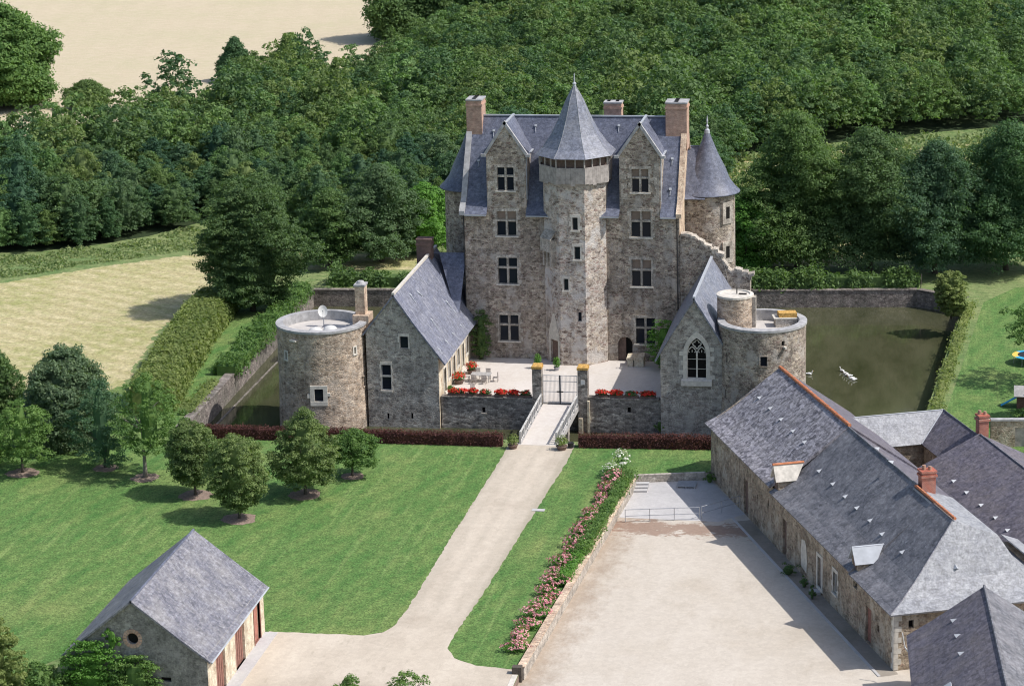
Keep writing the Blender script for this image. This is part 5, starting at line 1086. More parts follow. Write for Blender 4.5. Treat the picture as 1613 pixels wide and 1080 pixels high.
def crown_mesh(name, seed, H, Rr, prof, mat, ncl, clr, nleaf, leaf_s, zoff=0.0, blob=.55, **kw):
    Q = crown_quads(seed, H, Rr, prof, ncl, clr, nleaf, leaf_s, **kw)
    if blob:
        b = core_blob(seed, H, Rr, prof, blob); F = [f for f in b.f if len(f) == 4]; V = np.array(b.v); Q = np.concatenate([Q, V[np.array(F)]])
    Q[:, :, 2] += zoff; return quads(name, Q, mat)
def trunk_mesh(seed, h, r, H, Rr, limbs=7, lean=.0):
    rg_ = random.Random(seed); mb = MB(); top = h+H*.62; x, y = 0, 0; P = []; K = 6
    for i in range(K+1): f = i/K; P.append((x, y, -.15+(top+.15)*f)); x += rg_.uniform(-.05, .05)*top/K+lean; y += rg_.uniform(-.05, .05)*top/K
    mb.tube(P, [r*(1.35 if i == 0 else 1)*(1-.8*i/K) for i in range(K+1)], 8)
    for k in range(limbs):
        f = rg_.uniform(.35, .85); i = int(f*K); p = Vector(P[i]); p.z = max(p.z, h*.85); a = k*2.4+rg_.uniform(-.4, .4); L = Rr*rg_.uniform(.55, .8); e = p+Vector((cos(a)*L, sin(a)*L, L*rg_.uniform(.35, .8))); m = (p+e)/2+Vector((0, 0, -.08*L)); mb.tube([p, m, e], [r*.42, r*.3, r*.1], 5)
    return mb
def place(name, me, par, loc=(0, 0, 0), label=None):
    o = bpy.data.objects.new(name, me); COL.objects.link(o); o.parent = par; o.location = loc
    if label: o['label'] = label
    return o
def tree(name, label, cat, base, H, h, Rr, prof, mat, seed, ncl, clr, nleaf, ls, tr=.16, group=None, bark='bark', limbs=7, blob=.55, sx=1.0, **kw):
    """H crown height, h clear stem, Rr crown radius"""
    t = thing(name, label, cat, tuple(float(q) for q in base), group); mb = trunk_mesh(seed, h, tr, H, Rr, limbs)
    me = mesh_from('trunk', mb.v, mb.f, M[bark], True); place('trunk', me, t)
    place('crown', crown_mesh('crown', seed, H, Rr, prof, M[mat], ncl, clr, nleaf, ls, h, blob, **kw), t); return t
def zh(px_, py_, base):       # height above `base` of photo row py at the base's depth
    p = gy(px_, py_, base[1]); return float(p[2]-base[2])
def mulch(x, y, r, lab):
    mb = MB(); rr = random.Random(int(x*10)); P = [(x+r*rr.uniform(.85, 1.12)*cos(2*pi*k/22), y+r*rr.uniform(.85, 1.12)*sin(2*pi*k/22)) for k in range(22)]
    n = len(mb.v); mb.v += [(a, b, .018) for a, b in P]+[(x+(a-x)*.5, y+(b-y)*.5, .07) for a, b in P]+[(x, y, .09)]; k = 22
    for i in range(k): j = (i+1) % k; mb.f += [(i, j, k+j, k+i), (k+i, k+j, 2*k)]
    return solo('mulch_ring', mb, M['soil'], 'patch of bare mulch at the foot of '+lab, 'mulch bed', 'mulch rings under the lawn trees', loc=(x, y, 0))
# --- trees on the near lawn: foot pixel, crown left/right/top/bottom pixels
LT_ = [
 (377, 817, 328, 425, 682, 806, 'round', 'lf_lime', 'round_tree', 'the round-headed lime tree nearest the barn roof, front of the lawn pair', 1.55),
 (308, 780, 263, 347, 660, 770, 'round', 'lf_lime', 'round_tree', 'dark round-headed lime tree touching the left of the front one', 1.5),
 (481, 779, 427, 541, 642, 766, 'lime', 'lf_lime', 'round_tree', 'bright pointed lime tree in front of the left round tower', 1.5),
 (555, 750, 526, 598, 673, 736, 'dome', 'lf_mid', 'spreading_tree', 'small spreading tree by the purple hedge, right of the pointed lime', 1.1),
 (229, 752, 186, 296, 585, 715, 'dome', 'lf_mid', 'feathery_tree', 'tall feathery tree with a long bare trunk left of the round-headed limes', 1.3),
 (166, 737, 106, 216, 596, 730, 'yew', 'lf_blue', 'bluish_tree', 'blue-green bushy tree standing between the feathery tree and the glossy shrub', 1.2),
 (36, 745, -10, 84, 628, 728, 'dome', 'lf_mid', 'small_tree', 'small round tree with a mulch ring nearest the left edge of the lawn', 1.5)]
for i, (bx, by, xl, xr, yt, yb, prof_, mt, nm, lab, mr) in enumerate(LT_):
    b = gz(bx, by, 0); Rr = float(gy(xr, yt, b[1])[0]-gy(xl, yt, b[1])[0])/2*.93; top = zh((xl+xr)/2, yt, b); low = max(zh((xl+xr)/2, yb, b), .5)+.3
    sh = float(gy((xl+xr)/2, (yt+yb)/2, b[1])[0]-gy(bx+ (by-(yt+yb)/2)*-.024, (yt+yb)/2, b[1])[0])
    t = tree(nm, lab, 'tree', b, top-low-.35, low, Rr, prof_, mt, 20+i, 330 if i < 3 else 240, .5, 46 if i < 3 else 30, .24, .13 if i != 4 else .2, blob=.6 if i < 3 else .3, limbs=8, lump=.12 if i < 3 else .25, core=.55, bark='bark_lt' if i == 4 else 'bark')
    for c in t.children:
        if c.name.startswith('crown'): c.location.x = sh*.8
    mulch(float(b[0]), float(b[1]), mr, ['the round-headed lime nearest the barn', 'the dark round lime behind the front one', 'the bright pointed lime', 'the small spreading tree', 'the tall feathery tree', 'the blue-green bushy tree', 'the small tree nearest the left edge'][i])
def shrub(name, label, cat, pxl, pxr, pyt, pyb, mat, seed, dens=1.0, ls=.3, prof='dome', z=0.0, stem=True, group=None, **kw):
    b = gz((pxl+pxr)/2, pyb, z); Rr = float(gy(pxr, pyb, b[1])[0]-gy(pxl, pyb, b[1])[0])/2*.93; top = zh((pxl+pxr)/2, pyt, b)-.3
    ncl = int(dens*26*Rr*top**.8)+30; kw.setdefault('clr', max(.16*Rr, .35))
    return tree(name, label, cat, b, top, max(.05*top, .1), Rr, prof, mat, seed, min(ncl, 1300), kw.pop('clr'), kw.pop('nleaf', 34), ls, max(.05*Rr, .08), group=group, **kw)
shrub('glossy_shrub', 'big rounded grey-green glossy shrub at the left, in front of the hay field', 'shrub', 40, 182, 552, 700, 'lf_silver', 41, 1.4, .34, blob=.7)
shrub('shrub', 'dark green shrub cut off by the left edge, beside the glossy grey-green one', 'shrub', -60, 42, 548, 668, 'lf_dark', 42, 1.2, .3, blob=.7)
shrub('shrub', 'light green shrub at the left edge behind the small round tree', 'shrub', -90, 18, 640, 722, 'lf_mid', 43, 1.2, .3, blob=.6)
shrub('large_evergreen', 'large dark evergreen tree with drooping layered boughs by the left moat wall', 'evergreen', 318, 480, 290, 490, 'lf_cedar', 44, 1.4, .34, 'round', blob=.7, lump=.35, clr=.85, nleaf=40, flat=.6)
BK = [  # trees behind the moat: left, right, top, foot, material, label
 (478, 562, 300, 420, 'lf_dark', 'dark tree between the large evergreen and the far moat corner'),
 (548, 655, 262, 412, 'lf_woodb', 'dark bushy tree with a visible trunk behind the far moat wall'),
 (628, 708, 288, 400, 'lf_bright', 'bright light-green tree just left of the castle behind the sooty chimney'),
 (1120, 1225, 300, 428, 'lf_bright', 'bright green tree just right of the rear turret'),
 (1180, 1330, 178, 425, 'lf_dark', 'tallest dark broadleaf tree behind the pond, nearest the castle'),
 (1290, 1450, 205, 425, 'lf_wood', 'tall dark tree in the middle of the row behind the pond'),
 (1400, 1545, 225, 430, 'lf_woodb', 'wide dark tree behind the round willow bush at the pond corner'),
 (1500, 1670, 195, 425, 'lf_wood', 'large tree with paler leaves at the right edge behind the lawn')]
for i, (a, b_, c, d_, mt, lab) in enumerate(BK):
    b = gz((a+b_)/2, d_, 0); Rr = float(gy(b_, c, b[1])[0]-gy(a, c, b[1])[0])/2*.95; top = zh((a+b_)/2, c, b)
    tree('broadleaf_tree', lab, 'tree', b, top*.9, top*.09, Rr*1.08, 'dome', mt, 60+i, int(90+44*Rr*top/3), .14*Rr+.3, 34, .36, .28, 'trees behind the moat', blob=.42, lump=.42, core=.35)
shrub('willow_bush', 'round pale green willow bush at the far right corner of the pond', 'bush', 1469, 1527, 428, 500, 'lf_hedge', 51, 1.6, .3, 'round', blob=.6, up=.9)
shrub('field_tree', 'big dense green tree in the top left corner beside the wheat field', 'tree', -70, 88, 18, 168, 'lf_mid', 52, .8, .7, clr=1.7, blob=.7, nleaf=36)
for k, (a, b_, c, d_) in enumerate([(580, 700, -60, 62), (660, 800, -75, 60), (770, 900, -70, 40), (880, 1000, -75, 22)]): shrub('oak_tree', ['dark oak at the top edge, leftmost of the four above the plantation, against the wheat', 'dark oak at the top edge, second from the left above the plantation', 'dark oak at the top edge, third from the left above the plantation', 'dark oak at the top edge, rightmost of the four above the plantation'][k], 'tree', a, b_, c, d_, 'lf_dark', 56+k, .6, .8, clr=2.0, blob=.7, nleaf=36, group='oaks beyond the plantation')
# right lawn: bough, shrubs
b = gz(1650, 605, 0); tree('garden_tree', 'tree reaching in from the right edge over the lawn above the trampoline', 'tree', b, zh(1640, 474, b)-zh(1640, 540, b), zh(1640, 540, b), 4.6, 'dome', 'lf_mid', 70, 150, .6, 26, .32, .2, blob=0, lump=.45, core=.3)
shrub('garden_shrub', 'green garden shrub at the right edge beside the playhouse', 'shrub', 1588, 1660, 640, 680, 'lf_mid', 71, 1.2, .25)
shrub('garden_tree', 'large tree off the right edge casting its shadow across the lawn', 'tree', 1640, 1790, 480, 668, 'lf_mid', 72, .6, .35, blob=.5)
# lower left and bottom shrubs
shrub('laurel_bush', 'leafy green bush at the lower left edge beside the barn', 'bush', -60, 45, 962, 1120, 'lf_hedge', 73, 1.2, .24, blob=.5)
shrub('bramble', 'low bramble thicket between the left edge and the barn gable', 'bush', 10, 120, 1045, 1110, 'lf_mid', 74, 1.1, .24, blob=.5)
shrub('young_shrub', 'leafy shoots poking up at the bottom edge, left of the other sprig', 'shrub', 525, 580, 1062, 1112, 'lf_mid', 75, .5, .2, blob=0)
shrub('young_shrub', 'darker leafy sprig at the bottom edge near the middle of the drive', 'shrub', 612, 680, 1052, 1112, 'lf_mid', 76, .5, .2, blob=0)
# --- hedges built as leaf strips
def hedge(name, label, pts, wd, ht, mat, seed, dens=90, ls=.2, z=0.0, rag=.12, box='lf'):
    rg_ = np.random.default_rng(seed); Cs, Os = [], []
    t = thing(name, label, 'hedge', (float(pts[0][0]), float(pts[0][1]), z)); o0 = np.array([pts[0][0], pts[0][1], z]); mb = MB()
    for (a, b) in zip(pts, pts[1:]):
        a, b = np.array([*a[:2], z], float), np.array([*b[:2], z], float); d = b-a; L = np.linalg.norm(d); d /= L; n_ = np.array([-d[1], d[0], 0])
        per = wd+2*ht; k = int(L*per*dens); s = rg_.uniform(0, L, k); q = rg_.uniform(0, per, k)
        bul = 1+rag*(np.sin(s*1.3+seed)+np.sin(s*.47+2*seed)+.6*np.sin(s*3.1))
        y = np.where(q < ht, -wd/2, np.where(q < ht+wd, q-ht-wd/2, wd/2)); zz = np.where(q < ht, q, np.where(q < ht+wd, ht, per-q))
        y = y*bul*(1-.25*(zz/ht)**3); zz = zz*(1+(bul-1)*.8)
        P = a+d*s[:, None]+n_*y[:, None]+np.array([0, 0, 1])*zz[:, None]+rg_.normal(0, ls*.6, (k, 3))
        O = n_*np.sign(y)[:, None]*(zz < ht*.9)[:, None]+np.array([0, 0, 1])*(zz > ht*.8)[:, None]
        Cs.append(P-o0); Os.append(O); mb.obox(a-n_*wd*.38+np.array([0, 0, .0])-o0, d*L, n_*wd*.76, (0, 0, ht*.82))
    C = np.concatenate(Cs); O = np.concatenate(Os); Q = leaves(rg_, C, ls, O, .3, .6); V = np.array(mb.v); Q = np.concatenate([Q, V[np.array(mb.f)]])
    place('foliage', quads('foliage', Q, M[mat]), t); return t
hedge('purple_hedge', 'clipped purple hedge on the left side of the bridge, behind the lawn', [(-33.5, -11.6), (-3.6, -11.3)], .9, 1.15, 'lf_red', 1, 130, .15, rag=.03)
hedge('purple_hedge', 'clipped purple hedge on the right side of the bridge, in front of the chapel', [(3.5, -10.9), (16.3, -10.2)], .9, 1.2, 'lf_red', 2, 130, .15, rag=.03)
hp_ = [gz(x, y, 0) for x, y in [(238, 650), (272, 590), (310, 530), (345, 487)]]
hedge('field_hedge', 'broad tall mixed hedge with a browning top along the hay field', hp_, 4.7, 2.7, 'lf_hedge', 3, 70, .27, rag=.035)
hedge('ivy_hedge', 'lower ivy green hedge running along the top of the left moat wall', [(-36.2, 9), (-36.8, 25), (-37.3, 44)], 2.6, 1.25, 'lf_mid', 4, 55, .26, rag=.18)
hedge('brier_clump', 'loose brier clump with reddish shoots at the near end of the left moat wall', [(-36.6, 6.0), (-36.2, -5)], 1.5, .55, 'lf_hedge', 5, 40, .22, rag=.25)
hedge('bank_scrub', 'dark undergrowth along the far bank of the pond', [(9, 50.5), (15, 50.8), (33, 53.0)], 2.2, 1.5, 'lf_dark', 6, 40, .35, rag=.3)
hedge('bank_scrub', 'dark undergrowth on the far left moat bank under the trees', [(-35, 48.2), (-22, 48.2), (-12, 49)], 2.4, 1.4, 'lf_dark', 7, 40, .35, rag=.3)
hedge('moat_edge_plants', 'brownish overgrown edge between the pond and the right lawn', [(35.7, -6), (36.0, 6), (38.9, 45)], 1.1, .35, 'lf_hedge', 8, 40, .25, rag=.3)
# climbers against walls
def climber(name, label, C0, sz, mat, seed, n=2600, ls=.2, cat='climber'):
    t = thing(name, label, cat, tuple(float(q) for q in C0)); ncl = max(int(n/26), 8); k = (sz[0]*sz[1]*sz[2])**(1/3)
    Q = crown_quads(seed, sz[2]*2.1, 1.0, 'round', ncl, .34, 26, ls/k, lump=.3, core=.6); Q[:, :, :2] = Q[:, :, :2]*np.array([sz[0], sz[1]])*(1)
    C = Q.mean(1, keepdims=True); base = crown_quads(seed, sz[2]*2.1, 1.0, 'round', ncl, .34, 26, 1.0, lump=.3, core=.6); cb = base.mean(1, keepdims=True); Q = (base-cb)*ls+np.concatenate([cb[:, :, :2]*np.array([sz[0], sz[1]]), cb[:, :, 2:]], 2)
    Q[:, :, 2] = np.maximum(Q[:, :, 2], .0)
    b = core_blob(seed, sz[2]*1.9, 1, 'round', .5); V = np.array(b.v)*np.array([sz[0], sz[1], 1]); F = [f for f in b.f if len(f) == 4]; Q = np.concatenate([Q, V[np.array(F)]])
    place('foliage', quads('foliage', Q, M[mat]), t); mb = MB(); mb.tube([(0, 0, 0), (.1, 0, sz[2]), (0, 0, sz[2]*1.5)], .07, 5); place('stem', mesh_from('stem', mb.v, mb.f, M['bark']), t); return t
climber('climbing_shrub', 'dark green shrub trained up the castle wall in the shaded left corner of the courtyard', (-10.6, 15.2, .7), (1.05, .75, 2.5), 'lf_dark', 1)
climber('climbing_shrub', 'bright green climbing shrub between the cellar door and the chapel roof', (8.6, 13.2, .7), (1.5, 1.1, 2.5), 'lf_bright', 2, 3200)
climber('wall_weed', 'small green plant growing out of the courtyard wall near the chapel', (float(gy(1040, 670, -.2)[0]), -.3, float(gy(1040, 680, -.2)[2])), (.5, .3, .6), 'lf_mid', 3, 350, .16, 'plant')
climber('barn_ivy', 'bright green climbing vine covering the left half of the barn gable', (-21.6, -74.0, .0), (2.1, .8, 2.3), 'lf_bright', 4, 5200, .24)
climber('barn_vine', 'smaller vine sprig hanging under the barn eave by the round window', (-20.0, -73.8, 4.3), (.6, .25, .75), 'lf_bright', 5, 300, .22)
climber('barn_vine', 'low vine reaching right across the foot of the barn gable', (-18.3, -74.2, .2), (1.9, .7, 1.75), 'lf_mid', 6, 3000, .24)
# --- tall grass verge between hay field and plantation: countless blades
rg_ = np.random.default_rng(5)
vp = [gz(x, y, 0)[:2] for x, y in [(-60, 452), (0, 440), (60, 432), (130, 418), (180, 412), (250, 402), (310, 392), (330, 372), (310, 356), (230, 378), (150, 390), (60, 400), (-60, 406)]]
def inpoly(P, poly):
    x, y = P[:, 0], P[:, 1]; c = np.zeros(len(P), bool); n = len(poly)
    for i in range(n):
        x0, y0 = poly[i]; x1, y1 = poly[(i+1) % n]; c ^= ((y0 > y) != (y1 > y)) & (x < (x1-x0)*(y-y0)/(y1-y0+1e-12)+x0)
    return c
def scatter(poly, n, rg_):
    A = np.array(poly); lo_, hi_ = A.min(0), A.max(0); P = rg_.uniform(lo_, hi_, (n*4, 2)); return P[inpoly(P, poly)][:n]
def blades(name, poly, n, h, mat, seed, ls):
    r_ = np.random.default_rng(seed); P = scatter(poly, n, r_); C = np.stack([P[:, 0], P[:, 1], r_.uniform(.05, 1, len(P))*h*(1+.7*np.sin(P[:, 0]*.5+np.sin(P[:, 1]*.8)*2)+.5*np.sin(P[:, 1]*.9+P[:, 0]*.23))], 1); C = C[C[:, 2] > .02]
    o = bpy.data.objects.new(name, quads(name, leaves(r_, C, ls, np.array([0, -.6, .2]), .4, .7), M[mat])); COL.objects.link(o); o['kind'] = 'stuff'; return o
blades('tall_grass', vp, 7000, .3, 'lf_grass', 1, .34)
blades('meadow_grass', [gz(x, y, 0)[:2] for x, y in [(1130, 262), (1200, 240), (1700, 205), (1750, 262), (1600, 262), (1440, 275), (1300, 420), (1120, 420)]], 16000, .8, 'lf_grass', 2, .6)
# --- the plantation: one shape per variety, then linked copies, nearest 285 as individuals
WV = []
for k in range(7):
    H = [5.9, 6.4, 5.4, 6.6, 5.8, 6.2, 7.0][k]; Rr = [2.6, 2.9, 2.4, 2.8, 3.0, 2.3, 2.8][k]
    WV.append(crown_mesh('wood_tree', 200+k, H, Rr, 'dome', M['lf_wood' if k % 3 else 'lf_woodb'], 190, .55, 26, .34, .9, .5, lump=.35, core=.5))
low = [crown_quads(300+k, 5.6, 2.8, 'dome', 90, .62, 13, .50, lump=.35, core=.6) for k in range(6)]
for q in low: q[:, :, 2] += 1.8
edge = [(-140, 412), (0, 398), (60, 396), (150, 386), (235, 372), (310, 352), (380, 352), (520, 392), (640, 388), (740, 386), (860, 384), (1080, 330), (1170, 250), (1250, 232), (1400, 215), (1613, 196), (1760, 185)]
front = [tuple(gz(x, y, 0)[:2]) for x, y in edge]
backp = [(1800, -70), (1613, -90), (1000, -95), (900, -80), (800, -60), (700, 20), (590, 66), (520, 92), (470, 80), (430, 96), (370, 100), (340, 134), (290, 152), (215, 168), (130, 182), (60, 196), (-140, 204)]
back = [tuple(gz(x, y, 6.0)[:2]) for x, y in backp]
wood = front+back
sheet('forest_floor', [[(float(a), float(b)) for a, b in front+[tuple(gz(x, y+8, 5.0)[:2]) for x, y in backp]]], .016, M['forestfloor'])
rg_ = np.random.default_rng(11); A = np.array(wood); sp = 3.6; pts = []
nx, ny = int((A[:, 0].max()-A[:, 0].min())/sp)+1, int((A[:, 1].max()-A[:, 1].min())/sp)+1
gx0, gy0 = A.min(0); gxx, gyy = np.meshgrid(np.arange(nx), np.arange(ny)); G0 = np.stack([gx0+(gxx+.5*(gyy % 2))*sp, gy0+gyy*sp*.92], -1).reshape(-1, 2)+rg_.uniform(-1.3, 1.3, (nx*ny, 2))
G0 = G0[inpoly(G0, wood)]
def pix(P):
    q = P-CAM; w_ = q@fw; return 806.5+F_PX*(q@RR)/w_, 540-F_PX*(q@UU)/w_
P3 = np.concatenate([G0, np.full((len(G0), 1), 5.0)], 1); X_, Y_ = pix(P3); G0 = G0[(X_ > -60) & (X_ < 1680) & (Y_ > -50)]
for i, (a, b_, c) in enumerate([(375, 62, 9.5), (455, 56, 9.0), (350, 92, 7), (135, 128, 6), (540, 90, 7), (395, 85, 8), (490, 70, 8)]):
    pass
d2 = np.hypot(G0[:, 0]-CAM[0], G0[:, 1]-CAM[1])
# hidden directly behind the castle: leave those out
order = np.argsort(d2); G0 = G0[order]; d2 = d2[order]; rr_ = random.Random(4)
hsc = lambda x, y: 1.0+.10*sin(x*.055+1.2)+.08*sin(y*.06)+.06*sin(x*.17+y*.13)
for i in range(min(285, len(G0))):
    x, y = G0[i]; o = bpy.data.objects.new('wood_tree', WV[rr_.randrange(7)]); COL.objects.link(o); s_ = hsc(x, y)*rr_.uniform(.70, 1.28)
    o.location = (x, y, 0); o.rotation_euler = (0, 0, rr_.uniform(0, 6.28)); o.scale = (s_*rr_.uniform(.9, 1.1), s_, s_*rr_.uniform(.9, 1.15))
    meta(o, 'young broadleaf tree in the dense plantation behind the castle', 'tree', 'plantation trees')
rest = G0[285:]; Qs = []; print('wood trees', len(G0), 'rest', len(rest))
for x, y in rest:
    q = low[rr_.randrange(6)]; a = rr_.uniform(0, 6.28); s_ = hsc(x, y)*rr_.uniform(.66, 1.3)*(.92 if rr_.random() < .9 else 1.35); ca, sa = cos(a)*s_, sin(a)*s_
    Qs.append(np.stack([q[:, :, 0]*ca-q[:, :, 1]*sa+x, q[:, :, 0]*sa+q[:, :, 1]*ca+y, q[:, :, 2]*s_], -1))
# a per-tree tone so the far wood is not one green
def leaf_attr(name, lo, hi):
    m = leaf(name, lo, hi, .5, tint=.4); nt_ = m.node_tree; oi = [n for n in nt_.nodes if n.type == 'OBJECT_INFO'][0]; at = nt_.nodes.new('ShaderNodeAttribute'); at.attribute_name = 'tone'
    for l in list(oi.outputs['Random'].links): nt_.links.new(at.outputs['Fac'], l.to_socket)
    return m
M['lf_far'] = leaf_attr('far wood leaves', (.046, .094, .044), (.205, .295, .108))
me = quads('distant_wood', np.concatenate(Qs), M['lf_far']); at = me.attributes.new('tone', 'FLOAT', 'FACE')
tone = np.concatenate([np.full(len(q), rr_.random()) for q in Qs]).astype('f4'); at.data.foreach_set('value', tone)
o = bpy.data.objects.new('distant_wood', me); COL.objects.link(o); o['kind'] = 'stuff'
for x_, yt, yb, lab in [(372, 62, 128, 'pointed young conifer sticking out of the plantation top, left of the two against the wheat'), (460, 55, 118, 'spiky taller tree sticking out of the plantation top, right of the two against the wheat'), (138, 128, 172, 'dark round tree at the wheat edge beside the big corner tree')]:
    shrub('edge_tree', lab, 'tree', x_-34, x_+34, yt, yb, 'lf_wood', int(x_), 1.5, .42, 'cone' if x_ > 200 else 'dome', clr=.8, blob=.6)
# ------------------------------------------------------------------ roses, pots, flowers, furniture, geese, garden toys
def flower_tuft(seed, rx, ry, h, nl, nf, leafm, flm, fs=.16, ls=.16):
    r_ = np.random.default_rng(seed); u = r_.normal(size=(nl, 3)); u /= np.linalg.norm(u, axis=1)[:, None]; P = u*r_.uniform(.4, 1, (nl, 1))*np.array([rx, ry, h/2])+np.array([0, 0, h/2]); P[:, 2] = np.maximum(P[:, 2], .03)
    a = quads('foliage', leaves(r_, P, ls, u, .3, .5), M[leafm]); v = r_.normal(size=(nf, 3)); v /= np.linalg.norm(v, axis=1)[:, None]; v[:, 2] = np.abs(v[:, 2])*.9-.1
    k = 5; c = v*r_.uniform(.85, 1.12, (nf, 1))*np.array([rx, ry, h/2])+np.array([0, 0, h/2]); c = np.repeat(c, k, 0)+r_.normal(0, fs*.35, (nf*k, 3)); b = quads('blossoms', leaves(r_, c, fs, np.repeat(v, k, 0), .4, .4), M[flm]); return a, b
# rose bed along the retaining wall
bed = [(6.3, -60.6), (8.0, -24)]
NB = 17; sets = [flower_tuft(400+k, .68, 1.25, 1.0, 420, 60, 'lf_bright', 'pink', .17, .18) for k in range(3)]
first = None
rs = random.Random(6)
def rose(loc, rz, sc, st, lab, fl=None):
    t = thing('rose_bush', lab, 'rose bush', loc, 'roses in the bed above the yard', rz); t.scale = (sc, sc, sc); place('foliage', st[0], t); place('blossoms', st[1], t); return t
ordn = ['nearest the end pillar of the retaining wall', 'second from the end pillar', 'third from the end pillar', 'fourth from the end pillar', 'fifth from the end pillar', 'sixth from the end pillar', 'seventh from the end pillar', 'eighth from the end pillar', 'ninth, at the middle of the row', 'ninth from the far end', 'eighth from the far end', 'seventh from the far end', 'sixth from the far end', 'fifth from the far end', 'fourth from the far end', 'third from the far end', 'second from the far end']
for k in range(NB):
    f = k/(NB-1); x = bed[0][0]+(bed[1][0]-bed[0][0])*f+rs.uniform(-.15, .15); y = bed[0][1]+(bed[1][1]-bed[0][1])*f
    rose((x, y, .0), rs.uniform(0, 6), rs.uniform(.8, 1.05), sets[k % 3], 'pink flowering rose bush, '+('' if k else '')+ordn[k])
st = flower_tuft(420, .9, 1.4, 1.5, 700, 60, 'lf_mid', 'pink', .2, .2); rose((8.25, -21.6, 0), 0, 1, st, 'large pale pink rose bush at the far end of the rose bed')
st = flower_tuft(421, .8, .9, 2.4, 260, 34, 'lf_mid', 'whitefl', .2, .18)
for (a, b_, lab) in ((978, 745, 'airy tall white flowering bush at the far end of the rose bed'), (962, 752, 'second white flowering bush, shorter, just left of the tall one')):
    p = gz(a, b_, 0); t = thing('white_rose_bush', lab, 'rose bush', (float(p[0]), float(p[1]), 0)); t.scale = (1, 1, 1 if a == 978 else .6); place('foliage', st[0], t); place('blossoms', st[1], t)
hedge('lavender_edging', 'grey-green leafy edging plants spilling over the far half of the retaining wall', [(8.2, -41), (9.4, -20.0)], 1.1, .7, 'lf_mid', 31, 110, .18, .25, .18)
hedge('lavender_edging', 'low bright green plants in the middle of the bed beside the wall', [(7.7, -47), (8.4, -37)], .9, .55, 'lf_bright', 32, 90, .18, .25, .2)
# potted shrubs
def potted(name, label, x, y, z, r, h, fol, seed, mat='lf_mid', pot='pot', sq=False, group=None, fl=None):
    t = thing(name, label, 'potted plant', (x, y, z), group); mb = MB()
    if sq: mb.box((x-r*.7, y-r*.7, z), (x+r*.7, y+r*.7, z+h*.5))
    else: mb.lathe(x, y, [(.01, z), (r*.55, z), (r*.75, z+h*.42), (r*.82, z+h*.45), (r*.8, z+h*.5), (r*.68, z+h*.48), (.01, z+h*.46)], 18)
    part('pot', mb, M[pot], t); a, b = flower_tuft(seed, r, r, fol, 420, 40 if fl else 2, mat, fl or mat, .16, .14)
    place('foliage', a, t, (0, 0, h*.42))
    if fl: place('blossoms', b, t, (0, 0, h*.42))
    return t
p = gz(808, 706, 0); potted('potted_shrub', 'clipped round shrub in a brown tub left of the bridge entrance', float(p[0]), float(p[1]), .0, .62, .8, 1.1, 501, 'lf_hedge', 'door', group='tubs at the bridge')
p = gz(885, 708, 0); potted('potted_shrub', 'clipped round shrub in a brown tub right of the bridge entrance', float(p[0]), float(p[1]), .0, .68, .8, 1.15, 502, 'lf_hedge', 'door', group='tubs at the bridge')
p = gz(899, 705, 0); mb = MB(); mb.lathe(float(p[0]), float(p[1]), [(.01, .1), (.25, .1), (.3, .45), (.33, .5), (.02, .42)], 16); mb.box((p[0]-.2, p[1]-.2, .0), (p[0]+.2, p[1]+.2, .12)); solo('lantern', mb, M['iron'], 'small dark iron lantern on the ground right of the right-hand tub', 'lantern')
p = gz(847, 580, .7); potted('potted_shrub', 'pointed green shrub in a pot behind the left gate pillar', float(p[0]), float(p[1]), .7, .42, .7, 1.3, 503, 'lf_bright', 'coping', group='pots behind the gate')
p = gz(877, 583, .7); potted('potted_shrub', 'bright green leafy plant in a pale pot behind the gate leaf', float(p[0]), float(p[1]), .7, .4, .7, 1.2, 504, 'lf_bright', 'coping', group='pots behind the gate')
for k, (a, b_, r, lab) in enumerate([(743, 588, .62, 'big pot of red geraniums against the cream wall, farthest from the gate'), (723, 604, .68, 'big pot of red geraniums against the cream wall, the middle one'), (710, 622, .42, 'small pot of green and yellowish leaves near the corner of the courtyard wall')]):
    p = gz(a, b_, .7); potted('geranium_pot', lab, max(float(p[0]), -11.2), float(p[1]), .7, r, .8, .95 if k < 2 else .7, 510+k, 'lf_mid', 'door' if k < 2 else 'pot', fl='red' if k < 2 else None)
# planters on the courtyard walls
def planter(x0, x1, zt, lab, seed, red=True, y=.35):
    t = thing('flower_box', lab, 'flower box', ((x0+x1)/2, y, zt), 'flower boxes on the courtyard wall'); mb = MB(); mb.box((x0, y-.2, zt), (x1, y+.2, zt+.22)); part('box', mb, M['door'], t)
    a, b = flower_tuft(seed, (x1-x0)/2, .36, .62, 360, 62 if red else 10, 'lf_dark', 'red', .17, .15); place('foliage', a, t, (0, 0, .1)); place('blossoms', b, t, (0, 0, .12))
xs = lambda q: float(gy(q, 622, 0)[0])
for k, (a, b_, red, lab) in enumerate([(705, 736, 1, 'bright red geranium box at the far left end of the courtyard wall'), (737, 752, 1, 'short box with a few paler red flowers, second from the left on the wall'), (753, 773, 0, 'dark leafy box with hardly any flowers on the left courtyard wall'), (778, 799, 1, 'leafy box with red blooms right of the dark one on the left wall'), (800, 816, 1, 'red geranium box on the left courtyard wall, second from the gate pillar'), (817, 836, 0, 'dark leafy box against the left gate pillar')]): planter(xs(a), xs(b_), 1.26, lab, 520+k, bool(red))
for k, (a, b_, red, lab) in enumerate([(937, 958, 1, 'bright red geranium box nearest the right gate pillar'), (959, 981, 1, 'bright red geranium box, second from the right gate pillar'), (982, 1005, 0, 'mostly green box in the middle of the right courtyard wall'), (1008, 1032, 1, 'duller red geranium box nearest the chapel')]): planter(xs(a), xs(b_), 1.5, lab, 530+k, bool(red))
